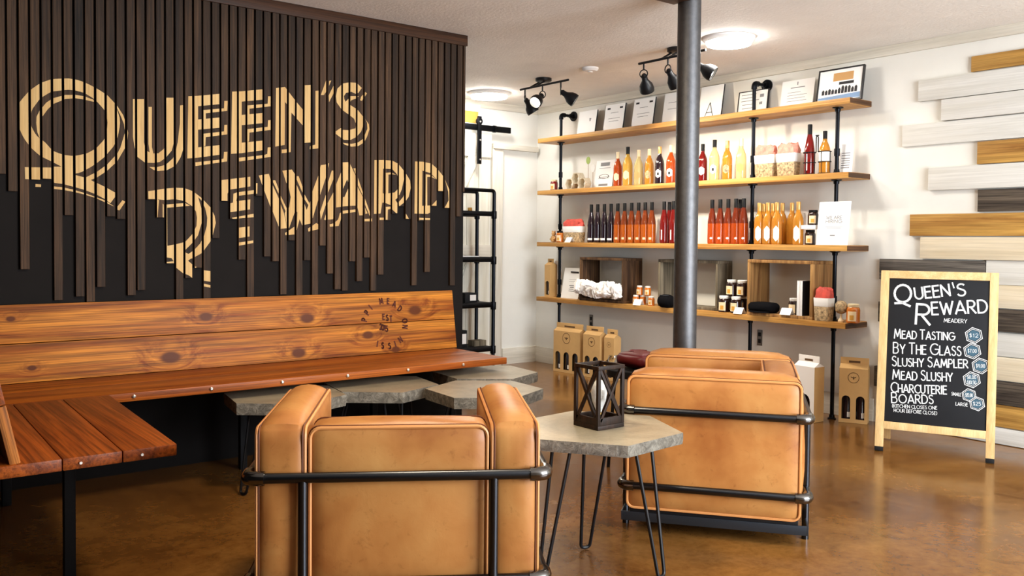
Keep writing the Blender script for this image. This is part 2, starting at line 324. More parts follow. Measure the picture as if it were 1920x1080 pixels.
# ------------------------------------------------------------------ stroke lettering
def _arc(cx, cy, rx, ry, a0, a1, n=10): return [(cx+rx*math.cos(math.radians(a0+(a1-a0)*i/n)), cy+ry*math.sin(math.radians(a0+(a1-a0)*i/n))) for i in range(n+1)]
GL = {
 'A': (.8, [[(0, 0), (.4, 1), (.8, 0)], [(.12, .28), (.68, .28)]]), 'B': (.6, [[(0, 0), (0, 1), (.3, 1)]+_arc(.3, .77, .25, .23, 90, -90)+[(0, .54)], [(.3, .54)]+_arc(.3, .27, .3, .27, 90, -90)+[(0, 0)]]),
 'C': (.75, [_arc(.5, .5, .5, .5, 50, 310, 14)]), 'D': (.72, [[(0, 0), (0, 1), (.25, 1)]+_arc(.25, .5, .47, .5, 90, -90, 12)+[(0, 0)]]),
 'E': (.5, [[(.5, 1), (0, 1), (0, 0), (.5, 0)], [(0, .55), (.45, .55)]]), 'F': (.5, [[(.5, 1), (0, 1), (0, 0)], [(0, .5), (.42, .5)]]),
 'G': (.85, [_arc(.5, .5, .5, .5, 50, 360, 16)+[(.55, .5)]]), 'H': (.65, [[(0, 0), (0, 1)], [(.65, 0), (.65, 1)], [(0, .5), (.65, .5)]]), 'I': (.1, [[(.05, 0), (.05, 1)]]),
 'J': (.4, [[(.4, 1), (.4, .2)]+_arc(.2, .2, .2, .2, 0, -180, 8)]), 'K': (.6, [[(0, 0), (0, 1)], [(.55, 1), (0, .4)], [(.18, .58), (.6, 0)]]), 'L': (.45, [[(0, 1), (0, 0), (.45, 0)]]),
 'M': (.9, [[(0, 0), (.12, 1), (.45, .2), (.78, 1), (.9, 0)]]), 'N': (.7, [[(0, 0), (0, 1), (.7, 0), (.7, 1)]]), 'O': (1.0, [_arc(.5, .5, .5, .5, 0, 360, 20)]),
 'P': (.55, [[(0, 0), (0, 1), (.28, 1)]+_arc(.28, .73, .27, .27, 90, -90)+[(0, .46)]]), 'Q': (1.05, [_arc(.5, .5, .5, .5, 0, 360, 20), [(.05, -.08), (.5, -.05), (.95, -.22)]]),
 'R': (.62, [[(0, 0), (0, 1), (.28, 1)]+_arc(.28, .74, .28, .26, 90, -90)+[(0, .48)], [(.22, .48), (.62, 0)]]),
 'S': (.52, [_arc(.27, .76, .24, .24, 40, 180, 8)+[(.06, .66)]+_arc(.26, .26, .26, .26, 60, -150, 10)]),
 'T': (.62, [[(0, 1), (.62, 1)], [(.31, 1), (.31, 0)]]), 'U': (.68, [[(0, 1), (0, .34)]+_arc(.34, .34, .34, .34, 180, 360, 10)+[(.68, 1)]]), 'V': (.75, [[(0, 1), (.37, 0), (.75, 1)]]),
 'W': (1.05, [[(0, 1), (.28, 0), (.52, .85), (.77, 0), (1.05, 1)]]), 'X': (.65, [[(0, 0), (.65, 1)], [(0, 1), (.65, 0)]]), 'Y': (.68, [[(0, 1), (.34, .45), (.68, 1)], [(.34, .45), (.34, 0)]]), 'Z': (.6, [[(0, 1), (.6, 1), (0, 0), (.6, 0)]]),
 "'": (.12, [[(.12, 1.12), (.03, .8)]]), '(': (.2, [_arc(.4, .5, .38, .65, 130, 230, 6)]), ')': (.2, [_arc(-.2, .5, .38, .65, 50, -50, 6)]), '$': (.5, [_arc(.25, .72, .22, .2, 30, 180, 6)+_arc(.25, .28, .22, .22, 80, -150, 8), [(.25, -.12), (.25, 1.12)]]),
 '0': (.6, [_arc(.3, .5, .3, .5, 0, 360, 14)]), '1': (.3, [[(.05, .8), (.2, 1), (.2, 0)]]), '2': (.55, [_arc(.27, .73, .26, .27, 160, -30, 8)+[(0, 0), (.55, 0)]]), '5': (.55, [[(.5, 1), (.1, 1), (.06, .55)]+_arc(.26, .32, .28, .32, 90, -140, 9)]),
 '7': (.55, [[(0, 1), (.55, 1), (.18, 0)]]), '9': (.55, [_arc(.28, .7, .26, .3, 0, 360, 12), [(.54, .7), (.4, 0)]]), '8': (.5, [_arc(.25, .75, .2, .24, 0, 360, 10), _arc(.25, .26, .25, .26, 0, 360, 12)]), '3': (.5, [_arc(.22, .75, .24, .24, 140, -80, 8)+_arc(.22, .26, .27, .26, 80, -140, 9)]), '4': (.55, [[(.4, 0), (.4, 1), (0, .3), (.55, .3)]]), '.': (.1, [[(.05, 0), (.05, .06)]]), '6': (.55, [_arc(.28, .3, .26, .3, 0, 360, 12), [(.02, .3), (.25, 1)]]), '-': (.4, [[(0, .45), (.4, .45)]]),
}
def text_width(t, sp=.22, small=1.0):
    w = 0; first = True
    for ch in t:
        if ch == ' ': w += .35; first = True; continue
        k = 1.0 if first or small == 1 else small; w += (GL[ch][0]+sp)*k; first = False if ch not in "('" else first
    return w
def write(mb, t, o, ex, ey, nrm, h, wgt, width=None, small=1.0, sp=.22, off=.0008):
    """stroke text: o lower-left, ex/ey unit axes, h capital height, width forces the overall length"""
    o, ex, ey, nrm = map(lambda q: np.array(q, float), (o, ex, ey, nrm)); kx = h if width is None else width/text_width(t, sp, small)
    x = 0; first = True
    for ch in t:
        if ch == ' ': x += .35; first = True; continue
        k = 1.0 if first or small == 1 else small
        for line in GL[ch][1]:
            Q = [o+ex*(x+px*k)*kx+ey*(py*k*h)+nrm*off for px, py in line]
            for a, b in zip(Q, Q[1:]):
                d = b-a; l = np.linalg.norm(d)
                if l < 1e-6: continue
                d /= l; p = np.cross(nrm, d)*wgt/2; a2, b2 = a-d*wgt*.35, b+d*wgt*.35
                mb.add([a2-p, b2-p, b2+p, a2+p], [(0, 1, 2, 3)])
        x += (GL[ch][0]+sp)*k
        if ch not in "('": first = False
    return mb
# ================================================================== THE SETTING
H = 2.515; XW = 5.577; YB = 6.754; YD = 4.696; YS = 4.676
def struct(o): return tag(o, kind='structure')
struct(MB().box(-3, 5.75, -2.4, 6.95, -.08, 0).build('floor', 'floor', smooth=0))
struct(MB().box(-3, 5.75, -2.4, 6.95, H, H+.1).build('ceiling', 'ceiling', smooth=0))
wall_right = struct(MB().box(XW, XW+.12, -1.6, YB+.1, 0, H).build('wall_right', 'wall', smooth=0))
struct(MB().box(3.0, XW, YB, YB+.12, 0, H).build('wall_back', 'wall', smooth=0))
struct(MB().box(XW-.018, XW, -1.6, YB, H-.066, H).build('trim_1', 'trim', bevel=.002))
struct(MB().box(4.0, XW-.018, YB-.018, YB, H-.066, H).build('trim_2', 'trimx', bevel=.002))
struct(MB().box(5.15, XW-.016, YB-.016, YB, 0, .155).build('baseboard_back', 'trimx', bevel=.003))
struct(MB().box(XW-.016, XW, 3.15, YB, 0, .155).build('baseboard_right', 'trim', bevel=.003))
# door casing in the back wall, right of the barn door
cas = struct(MB().box(5.005, XW-.03, YB-.055, YB, 2.075, 2.125).build('trim_3', 'trimx', bevel=.004))
struct(MB().box(5.0, 5.125, YB-.035, YB, 0, 2.075).build('trim_4', 'trimz', bevel=.003))
# sliding barn door with its planks, brace, hanger and track
bd = struct(MB().box(4.02, 4.955, 6.715, 6.735, .02, 2.2).build('door_1', 'barn', smooth=0))
for i in range(7):
    MB().box(4.02+i*.1336, 4.02+(i+1)*.1336-.004, 6.698, 6.715, .02, 2.2).build('plank', 'barn', bd, bevel=.0025)
MB().box(4.02, 4.955, 6.682, 6.698, 1.98, 2.2).build('cross_rail', 'trimx', bd, bevel=.002)
MB().box(4.02, 4.955, 6.682, 6.698, 1.02, 1.16).build('cross_rail', 'trimx', bd, bevel=.002)
MB().box(4.02, 4.955, 6.682, 6.698, .02, .16).build('cross_rail', 'trimx', bd, bevel=.002)
for z0, z1 in ((.16, 1.02), (1.16, 1.98)):
    MB().prism([(4.25, 6.682, z0), (4.38, 6.682, z0), (4.82, 6.682, z1), (4.69, 6.682, z1)], (0, .014, 0)).build('diagonal_brace', 'barn', bd, bevel=.002)
tr = thing('door_track', 'dark iron sliding door track with hanger strap above the white barn door', 'door track', (4.7, 6.66, 2.25))
MB().box(-.6, .46, -.012, .012, -.028, .028).build('rail', 'iron', tr, bevel=.004)
MB().lathe([(.035, -.01), (.035, .01)], 16, (.08, -.02, .055), np.array(((1, 0, 0), (0, 0, -1), (0, 1, 0)))).build('roller', 'iron', tr, bevel=.003)
MB().box(.06, .10, -.034, -.014, -.34, .10).build('hanger_strap', 'iron', tr, bevel=.003)
for z in (-.30, -.12, .05): MB().lathe([(.008, -.006), (.008, .006)], 8, (.08, -.036, z), np.array(((1, 0, 0), (0, 0, -1), (0, 1, 0)))).build('bolt', 'bolt', tr)
MB().lathe([(.034, -.012), (.034, .012)], 12, (.27, 0, 0), np.array(((0, 0, 1), (0, 1, 0), (-1, 0, 0)))).build('coupling', 'iron', tr)
ps = thing('wall_poster', 'yellow and white poster hung above the barn door beside the dark wall', 'poster', (4.70, 6.735, 2.30))
MB().box(-.35, .155, -.008, .008, -.02, .168).build('sheet', 'boxwhite', ps)
MB().box(-.34, .13, -.010, -.008, -.005, .105).build('print', 'yellow', ps)

# ---- the dark slat wall
wl = struct(MB().box(-2.2, 3.258, YD, YD+.12, 0, H).build('wall_left', 'backing', smooth=0))
MB().box(-2.2, 3.262, YS-.012, YD, H-.068, H-.001).build('crown_board', 'crown', wl, bevel=.002)
PITCHX = .0476; GX0 = .665; GAP = .0095
bottoms = [325.8, 358.6, 505, 337, 335.6, 563, 403.6, 556, 566, 538, 406, 410.5, 553.6, 544, 374, 408, 494, 562, 521.7, 502, 562, 446.7, 377, 410.5, 487, 560, 367.5, 481, 490, 552, 451, 556, 488, 556, 460.5, 513, 542.5, 545, 490, 527, 483, 545, 515, 413, 401, 387, 410.5, 535, 414.7, 510, 387, 359, 390, 535, 406, 360]
slats = []
for i in range(-22, len(bottoms)-1):
    x0 = GX0+PITCHX*i+GAP/2; x1 = x0+PITCHX-GAP
    if i < -1: zb = random.uniform(.9, 1.7)
    else:
        q = bottoms[i+1]; zb = .80 if q > 560 else at(12.5, q, 'Y', YS)[2]
        px = 960
        # refine with the slat's own column
        for px in range(0, 900, 4):
            if at(px, q, 'Y', YS)[0] >= (x0+x1)/2: break
        zb = at(px, q, 'Y', YS)[2]
    slats.append((x0, min(x1, 3.256), zb))
# unseen walls of the room behind the camera, left of the street windows
struct(MB().box(-1.1, -.98, -1.75, 2.62, 0, H).build('wall_entry', 'backing', smooth=0)); struct(MB().box(-1.1, .29, 2.50, 2.62, 0, H).build('wall_corner', 'backing', smooth=0)); struct(MB().box(-1.1, 1.9, -1.75, -1.65, 0, H).build('wall_front', 'wall', smooth=0))
# the side wall that carries the short arm of the bench
struct(MB().box(.17, .29, 2.62, YD, 0, H).build('wall_side', 'backing', smooth=0))
# ---- painted lettering, traced as flat shapes on the wall plane
CR = {'A': (20, 130, 7.2), 'B': (20, 260, 7.2), 'C': (240, 170, 7.2), 'D': (460, 140, 7.2), 'E': (270, 340, 5.1417), 'F': (470, 300, 7.2), 'G': (620, 290, 7.2), 'H': (0, 280, 3.6), 'I': (440, 280, 3.6)}
tris = []; _sid = [0]
def P2(k, p, sh=(0, 0)):
    x, y, s = CR[k]; q = at(x+p[0]/s+sh[0], y+p[1]/s+sh[1], 'Y', YS); return (q[0], q[2])
def shape(k, pts, sh=(0, 0)):
    v = [P2(k, p, sh) for p in pts]; _sid[0] += 1
    for t in tessellate_polygon([[Vector((a, b, 0)) for a, b in v]]): tris.append(([v[i] for i in t], _sid[0]))
def band(k, a, b, sh=(0, 0)):
    _sid[0] += 1
    for i in range(len(a)-1):
        q = [P2(k, p, sh) for p in (a[i], a[i+1], b[i+1], b[i])]
        tris.append(([q[0], q[1], q[2]], _sid[0])); tris.append(([q[0], q[2], q[3]], _sid[0]))
def ring(k, outer, inner, c, n=64):
    def rad(pl, th):
        best = None
        for p, q in zip(pl, pl[1:]+pl[:1]):
            a = (p[0]-c[0], p[1]-c[1]); b = (q[0]-c[0], q[1]-c[1]); d = (b[0]-a[0], b[1]-a[1]); u = (math.cos(th), math.sin(th))
            den = u[0]*d[1]-u[1]*d[0]
            if abs(den) < 1e-9: continue
            r = (a[0]*d[1]-a[1]*d[0])/den; s = (a[0]*u[1]-a[1]*u[0])/den
            if r > 0 and -1e-6 <= s <= 1+1e-6: best = r if best is None else max(best, r)
        return best
    th = [2*PI*i/n for i in range(n+1)]; f = lambda pl: [(c[0]+rad(pl, t)*math.cos(t), c[1]+rad(pl, t)*math.sin(t)) for t in th]
    band(k, f(outer), f(inner))
# Q
ring('A', [(770, 122), (870, 135), (1000, 175), (1130, 240), (1275, 330), (1410, 470), (1470, 640), (1478, 740), (1450, 900), (1400, 1026), (1270, 1181), (1130, 1291), (1000, 1366), (870, 1421), (720, 1330), (545, 1241), (400, 1171), (275, 1061), (180, 936), (115, 800), (80, 640), (120, 440), (250, 290), (400, 185), (560, 130)],
     [(770, 275), (870, 285), (1000, 320), (1130, 400), (1275, 560), (1308, 700), (1300, 820), (1270, 940), (1150, 1070), (1020, 1140), (850, 1171), (720, 1155), (590, 1111), (545, 1076), (465, 985), (400, 940), (340, 885), (280, 775), (262, 660), (285, 545), (400, 390), (550, 300)], (780, 720))
band('A', [(1130, 415), (1000, 365), (870, 345), (740, 345), (570, 390), (480, 450), (430, 510), (395, 545), (350, 640), (345, 720), (360, 850), (395, 940)], [(1130, 440), (1000, 410), (870, 390), (740, 400), (580, 465), (500, 540), (430, 635), (405, 700), (402, 740), (400, 780), (400, 860), (402, 940)])
band('A', [(1300, 345), (1440, 495), (1520, 620), (1560, 740), (1585, 860), (1575, 960), (1545, 1060), (1440, 1240), (1300, 1370), (1160, 1462), (1030, 1515)], [(1300, 360), (1440, 530), (1490, 640), (1530, 740), (1545, 850), (1520, 930), (1480, 1060), (1440, 1136), (1300, 1286), (1160, 1386), (1020, 1456)])
shape('B', [(190, 385), (555, 390), (590, 378), (700, 378), (870, 490), (1000, 525), (1085, 560), (1160, 598), (1280, 655), (1410, 728), (1410, 785), (1345, 872), (1270, 815), (1135, 745), (1000, 692), (850, 650), (700, 610), (590, 597), (555, 543), (405, 556), (195, 545)])
shape('B', [(700, 230), (870, 240), (870, 490), (700, 490)])
shape('B', [(335, 612), (410, 618), (408, 652), (335, 650)])
band('B', [(585, 645), (700, 655), (850, 690), (1000, 735), (1130, 780), (1275, 835), (1390, 910)], [(585, 680), (700, 690), (850, 718), (1000, 755), (1130, 795), (1275, 860), (1392, 914)])
shape('B', [(1510, 830), (1548, 852), (1470, 968), (1435, 960), (1438, 920)])
# U
band('C', [(65, 115), (65, 620), (85, 760), (120, 890), (230, 972), (350, 975), (430, 962), (510, 905), (590, 810), (620, 700), (620, 95)], [(215, 115), (215, 700), (228, 750), (250, 810), (290, 835), (345, 848), (410, 845), (480, 790), (510, 735), (515, 600), (515, 95)])
shape('C', [(275, 220), (320, 220), (320, 760), (340, 848), (290, 835), (275, 720)])
band('C', [(703, 200), (700, 450), (670, 700), (640, 830), (610, 910), (510, 1000), (380, 1035), (285, 1030)], [(748, 195), (748, 700), (745, 790), (710, 900), (640, 1015), (520, 1075), (400, 1085), (340, 1068)])
# E E
for sh in ((0, 0), (82, -8.6)):
    shape('C', [(815, 75), (945, 70), (945, 905), (800, 915)], sh); shape('C', [(940, 70), (1240, 42), (1240, 182), (940, 210)], sh)
    shape('C', [(940, 390), (1235, 362), (1235, 500), (940, 528)], sh); shape('C', [(940, 765), (1235, 735), (1235, 865), (940, 905)], sh)
    shape('C', [(1012, 262), (1295, 238), (1300, 138), (1345, 138), (1340, 272), (1050, 305), (1050, 385), (1012, 388)], sh)
    shape('C', [(1012, 582), (1295, 550), (1300, 462), (1340, 460), (1340, 590), (1050, 628), (1045, 745), (1012, 760)], sh)
    shape('C', [(908, 968), (1250, 930), (1290, 915), (1295, 828), (1342, 825), (1338, 955), (910, 1018)], sh)
# N ' S
for q in ([(412, 182), (535, 165), (530, 948), (402, 972)], [(535, 165), (580, 225), (680, 355), (790, 485), (790, 700), (700, 600), (620, 510), (575, 410), (535, 370)], [(583, 380), (622, 505), (612, 1045), (583, 1050)], [(492, 1012), (568, 1005), (585, 1050), (490, 1060)],
          [(800, 142), (893, 138), (888, 915), (798, 920)], [(945, 218), (995, 215), (988, 995), (870, 1005), (875, 962), (942, 945)], [(1095, 60), (1100, 215), (1060, 275), (1018, 275), (1045, 200)], [(1130, 85), (1160, 80), (1130, 150)], [(1190, 150), (1200, 235), (1130, 370), (1125, 280)],
          [(1350, 370), (1420, 290), (1530, 290), (1500, 320), (1430, 345), (1390, 400)], [(1620, 235), (1640, 255), (1570, 355), (1548, 345), (1560, 300)]): shape('D', q)
band('D', [(1570, 180), (1500, 110), (1400, 105), (1310, 120), (1240, 190), (1220, 290), (1230, 375), (1295, 468), (1390, 535), (1465, 595), (1490, 660), (1485, 725), (1440, 735), (1400, 750), (1310, 745), (1285, 720), (1218, 765)],
     [(1525, 245), (1490, 260), (1430, 232), (1360, 245), (1330, 290), (1335, 330), (1360, 380), (1430, 420), (1510, 470), (1590, 570), (1592, 680), (1560, 770), (1500, 840), (1420, 880), (1330, 880), (1280, 845), (1218, 800)])
band('D', [(1610, 590), (1640, 650), (1645, 730), (1615, 800), (1590, 865), (1520, 915), (1430, 935), (1315, 920)], [(1612, 595), (1665, 670), (1672, 740), (1640, 840), (1600, 915), (1520, 965), (1430, 972), (1340, 945)])
# big R and E of the lower line
band('E', [(40, 95), (110, 85), (200, 70), (300, 62), (390, 65), (470, 95), (520, 150), (552, 260), (555, 400), (520, 520), (470, 590), (400, 660)], [(42, 172), (110, 172), (200, 180), (300, 172), (390, 190), (465, 240), (500, 290), (510, 350), (505, 430), (465, 510), (420, 560), (400, 580)])
for q in ([(115, 170), (145, 180), (130, 350), (115, 345)], [(180, 215), (190, 225), (190, 350), (180, 345)], [(210, 225), (300, 215), (400, 210), (445, 235), (390, 240), (300, 248), (215, 255)],
          [(208, 225), (222, 225), (225, 622), (300, 608), (375, 590), (375, 885), (300, 825), (290, 775), (265, 740), (208, 733)], [(208, 778), (290, 770), (290, 790), (208, 793)],
          [(375, 590), (400, 575), (400, 660), (390, 680), (430, 700), (465, 680), (460, 740), (425, 765), (465, 800), (465, 930), (430, 905), (390, 890), (375, 885)], [(480, 818), (505, 825), (500, 835), (480, 832)],
          [(563, 856), (640, 865), (640, 968), (563, 955)], [(563, 985), (640, 1000), (640, 1025), (563, 1010)]): shape('E', q)
band('E', [(480, 115), (550, 180), (590, 260), (610, 350), (605, 430), (580, 520), (540, 600), (480, 665), (430, 700)], [(490, 110), (560, 165), (640, 250), (680, 330), (692, 400), (660, 530), (640, 580), (560, 690), (460, 745)])
for q in ([(1490, 208), (1690, 185), (1690, 250), (1550, 272), (1535, 300), (1535, 350), (1490, 350)], [(1575, 300), (1600, 290), (1715, 275), (1712, 300), (1600, 315), (1595, 350), (1690, 338), (1688, 405), (1550, 425), (1550, 365), (1572, 360)], [(1565, 462), (1712, 435), (1712, 458), (1570, 470)],
          [(1605, 530), (1685, 520), (1685, 588), (1605, 600)], [(1605, 630), (1710, 615), (1710, 632), (1605, 652)]): shape('H', q)
# W A
band('F', [(108, 210), (175, 390), (255, 600), (370, 880), (390, 930)], [(245, 185), (290, 330), (370, 500), (450, 720), (490, 920)])
for q in ([(428, 145), (555, 128), (597, 190), (597, 700), (520, 915), (490, 920), (460, 720), (485, 650), (520, 640), (540, 500), (510, 350), (480, 305)], [(612, 315), (700, 510), (755, 675), (785, 600), (812, 545), (812, 858), (695, 880), (662, 800), (620, 955), (632, 710), (612, 680)],
          [(830, 430), (920, 185), (945, 70), (1030, 58), (1030, 190), (950, 430), (900, 570), (835, 790), (830, 700)], [(300, 275), (330, 275), (375, 390), (375, 455), (300, 300)], [(390, 450), (485, 650), (470, 690), (390, 500)], [(618, 218), (648, 218), (705, 370), (705, 450), (620, 260)], [(720, 450), (790, 580), (780, 610), (720, 520)],
          [(1095, 142), (1128, 145), (1128, 230), (1045, 440), (1045, 300)], [(1020, 450), (1015, 600), (945, 810), (935, 700)], [(465, 985), (590, 900), (590, 1005), (470, 1015)], [(775, 925), (885, 850), (915, 870), (910, 935), (780, 965)], [(1045, 45), (1058, 45), (1050, 110)], [(58, 312), (92, 312), (88, 455), (58, 455)],
          [(1228, 140), (1228, 632), (1150, 640), (1150, 330)], [(1040, 580), (1135, 400), (1135, 720), (1110, 800), (1042, 805)], [(1242, 32), (1328, 28), (1328, 330), (1300, 262), (1245, 390)], [(1245, 500), (1265, 500), (1328, 355), (1328, 620), (1240, 628)], [(1342, 55), (1430, 245), (1430, 615), (1336, 618), (1336, 400)], [(1442, 365), (1525, 525), (1525, 745), (1465, 748), (1440, 640)],
          [(1385, 112), (1420, 112), (1425, 220)], [(1445, 240), (1520, 460), (1520, 500), (1445, 340)], [(1540, 520), (1620, 740), (1610, 770), (1540, 600)], [(1540, 640), (1575, 720), (1545, 730)], [(1242, 685), (1428, 665), (1428, 700), (1242, 725)], [(1065, 870), (1120, 855), (1180, 800), (1200, 720), (1228, 700), (1228, 760), (1185, 890), (1070, 900)], [(1535, 795), (1640, 790), (1640, 828), (1535, 828)], [(990, 805), (1012, 735), (1015, 812)]): shape('F', q)
# R D
shape('G', [(592, 72), (740, 72), (740, 190), (705, 190), (700, 520), (725, 530), (725, 645), (695, 650), (670, 795), (585, 800)])
band('G', [(735, 75), (830, 80), (915, 125), (985, 210), (992, 330), (960, 470), (930, 540), (870, 610)], [(735, 190), (830, 195), (890, 260), (920, 330), (925, 420), (905, 465), (860, 510), (780, 530)])
for q in ([(722, 530), (860, 510), (905, 470), (905, 580), (870, 610), (908, 665), (908, 788), (880, 788), (830, 740), (825, 690), (722, 645)], [(742, 245), (820, 240), (880, 270), (820, 265), (778, 270), (775, 530), (742, 530)], [(742, 705), (825, 700), (825, 730), (770, 740), (765, 880), (742, 880)], [(658, 850), (718, 850), (718, 882), (658, 882)], [(1012, 795), (1055, 870), (1010, 870)],
          [(1138, 92), (1240, 95), (1235, 690), (1355, 685), (1345, 780), (1310, 800), (1130, 795)], [(1285, 265), (1355, 275), (1425, 330), (1400, 320), (1355, 300), (1305, 300), (1305, 690), (1282, 690)], [(1540, 335), (1600, 470), (1600, 720), (1535, 718), (1590, 620), (1585, 500)], [(1435, 610), (1440, 690), (1365, 685)], [(1195, 852), (1355, 858), (1352, 882), (1195, 880)]): shape('G', q)
band('G', [(985, 210), (1020, 265), (1070, 350), (1078, 450), (1050, 570), (1000, 640), (930, 695)], [(990, 215), (1000, 300), (1015, 400), (1010, 500), (980, 570), (920, 640), (925, 690)])
band('G', [(1240, 95), (1360, 120), (1440, 190), (1520, 290), (1525, 490)], [(1240, 215), (1350, 250), (1430, 330), (1440, 360), (1450, 490)])
def clip(poly, axis, val, keep_ge):
    out = []; n = len(poly)
    for i in range(n):
        a, b = poly[i], poly[(i+1) % n]; ia = (a[axis] >= val) == keep_ge; ib = (b[axis] >= val) == keep_ge
        if ia: out.append(a)
        if ia != ib:
            t = (val-a[axis])/(b[axis]-a[axis]); out.append((a[0]+(b[0]-a[0])*t, a[1]+(b[1]-a[1])*t))
    return out
for (x0, x1, zb) in slats:
    d = random.uniform(-.002, .002)
    so = MB().box(x0, x1, YS+d, YD, zb, H-.066).build('slat', 'slat', wl, bevel=.0015, seg=1)
    mb = MB()
    for t, sid in tris:
        if max(p[0] for p in t) < x0 or min(p[0] for p in t) > x1: continue
        q = clip(t, 0, x0+.0012, True)
        if len(q) > 2: q = clip(q, 0, x1-.0012, False)
        if len(q) > 2: q = clip(q, 1, zb+.001, True)
        if len(q) > 2: mb.add([(a, YS+d-.0006-.00005*(sid % 9), b) for a, b in q], [tuple(range(len(q)))])
    if mb.f: mb.build('painted_lettering', 'slatpaint', so, smooth=0)
# lettering that runs on over the bare wall between short slats
mb = MB()
for k, q in (('E', [(480, 818), (505, 825), (500, 835), (480, 832)]), ('B', [(335, 612), (410, 618), (408, 652), (335, 650)]), ('H', [(1663, 521), (1685, 520), (1685, 588), (1663, 590)]), ('H', [(1663, 620), (1710, 615), (1710, 632), (1663, 640)])):
    x, y, s = CR[k]; mb.add([at(x+a/s, y+b/s, 'Y', YD-.0015) for a, b in q], [tuple(range(len(q)))])
mb.build('painted_lettering', 'slatpaint', wl, smooth=0)

# ---- reclaimed planks on the right end of the shelf wall
rows = [(2.556, 2.356, 2.262, 'plank_brown'), (2.882, 2.252, 2.118, 'plank_white'), (2.729, 2.112, 1.980, 'plank_white'), (2.985, 1.974, 1.836, 'plank_white'), (2.505, 1.830, 1.694, 'plank_brown'), (2.802, 1.688, 1.545, 'plank_white'), (2.498, 1.538, 1.404, 'plank_dark'),
        (2.919, 1.394, 1.256, 'plank_brown'), (2.844, 1.248, 1.110, 'plank_cream'), (3.124, 1.102, .966, 'plank_grey'), (3.10, .960, .822, 'plank_cream'), (3.12, .816, .682, 'plank_dark'), (3.02, .676, .534, 'plank_white'), (3.09, .528, .388, 'plank_cream'), (3.14, .382, .246, 'plank_dark'), (3.12, .240, .106, 'plank_brown'), (3.10, .100, .004, 'plank_white')]
for i, (yl, z1, z0, m) in enumerate(rows):
    th = .020+.006*((i*7) % 3)
    if i == 9:
        MB().box(XW-.022, XW, 2.442, yl, z0, z1).build('plank', m, wall_right, bevel=.002); MB().box(XW-.020, XW, .9, 2.438, z0-.004, z1+.006).build('plank', 'plank_white', wall_right, bevel=.002); continue
    yr = [1.55, 1.2, .8, 1.4, 1.1][i % 5]
    MB().box(XW-th, XW, yr+.002, yl, z0, z1).build('plank', m, wall_right, bevel=.002)
    MB().box(XW-th-.003, XW, -.4, yr-.002, z0, z1).build('plank', ['plank_white', 'plank_cream', 'plank_grey', 'plank_brown'][i % 4], wall_right, bevel=.002)

# ---- steel column and the beam end on top of it
pole = thing('support_column', 'round brushed grey steel column rising in front of the shelves', 'column', (3.584, 3.10, 0))
MB().lathe([(.061, 0), (.061, H)], 40).build('pipe', 'steel', pole)
MB().box(-.11, .11, -.11, .11, 0, .012).build('base_plate', 'gunmetal', pole, bevel=.002)
struct(MB().box(.2, 3.54, 3.03, 3.17, 2.452, H).build('trim_5', 'crown', bevel=.004))
# ---- electrical outlets
for n, (px, py), lab in (('wall_outlet', (1109, 602), 'small dark wall outlet above the kraft bottle carriers'), ('wall_outlet', (1425, 633), 'small dark wall outlet under the lowest shelf right of the column')):
    p = at(px, py, 'X', XW); o = thing(n, lab, 'outlet', (XW, p[1], p[2]))
    MB().box(-.006, 0, -.022, .022, -.06, .06).build('plate', 'outlet', o, bevel=.002)
    for z in (-.025, .025): MB().box(-.009, -.005, -.012, .012, z-.015, z+.015).build('socket', 'black', o, bevel=.002)
# ================================================================== BENCH
BX, BY = 2.05, 4.30
bench = thing('corner_bench', 'long honey-stained pine corner bench with plank backrest under the dark slat wall', 'bench', (BX, BY, 0))
SZ = .52; ST = .038
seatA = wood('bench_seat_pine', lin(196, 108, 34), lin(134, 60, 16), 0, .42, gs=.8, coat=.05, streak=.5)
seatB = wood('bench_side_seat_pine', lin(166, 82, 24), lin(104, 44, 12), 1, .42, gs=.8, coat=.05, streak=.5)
endgrain = wood('bench_end_grain', lin(190, 116, 50), lin(104, 52, 20), 2, .6, gs=1.5, streak=.5)
MB().box(-1.62, 1.07, 4.325-BY, 4.585-BY, SZ-ST, SZ).build('seat_plank', seatA, bench, bevel=.004)
MB().box(-1.62, 1.07, 4.04-BY, 4.322-BY, SZ-ST, SZ).build('seat_plank', seatA, bench, bevel=.004)
xs0 = [.40, .588, .772, .955]; xs1 = [.385, .562, .736, .906]
for i in range(3):
    a, b, c, d = xs0[i]-BX+.001, xs0[i+1]-BX-.0015, xs1[i+1]-BX-.0015, xs1[i]-BX+.001; y0, y1 = 4.037-BY, 2.95-BY
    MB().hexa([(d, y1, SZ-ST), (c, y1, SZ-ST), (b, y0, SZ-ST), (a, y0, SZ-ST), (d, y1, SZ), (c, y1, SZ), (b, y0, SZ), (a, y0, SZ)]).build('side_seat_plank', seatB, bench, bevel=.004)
TILT = -.156; bp0 = np.array((0, 4.585, SZ)); bn = np.array((0, -math.cos(TILT), -math.sin(TILT)))*1.0
bn = np.array((0, -math.cos(.156), math.sin(.156))); bu = np.array((0, math.sin(.156), math.cos(.156)))
def bloc(px, py):
    p = on_plane(px, py, bp0, bn); return p[0], (p-bp0)@bu
kn = {0: [(320, 670, .030), (560, 662, .026), (690, 628, .022), (742, 655, .018), (60, 690, .012)], 1: [(386, 594, .022), (576, 597, .026), (778, 582, .028), (20, 598, .012)]}
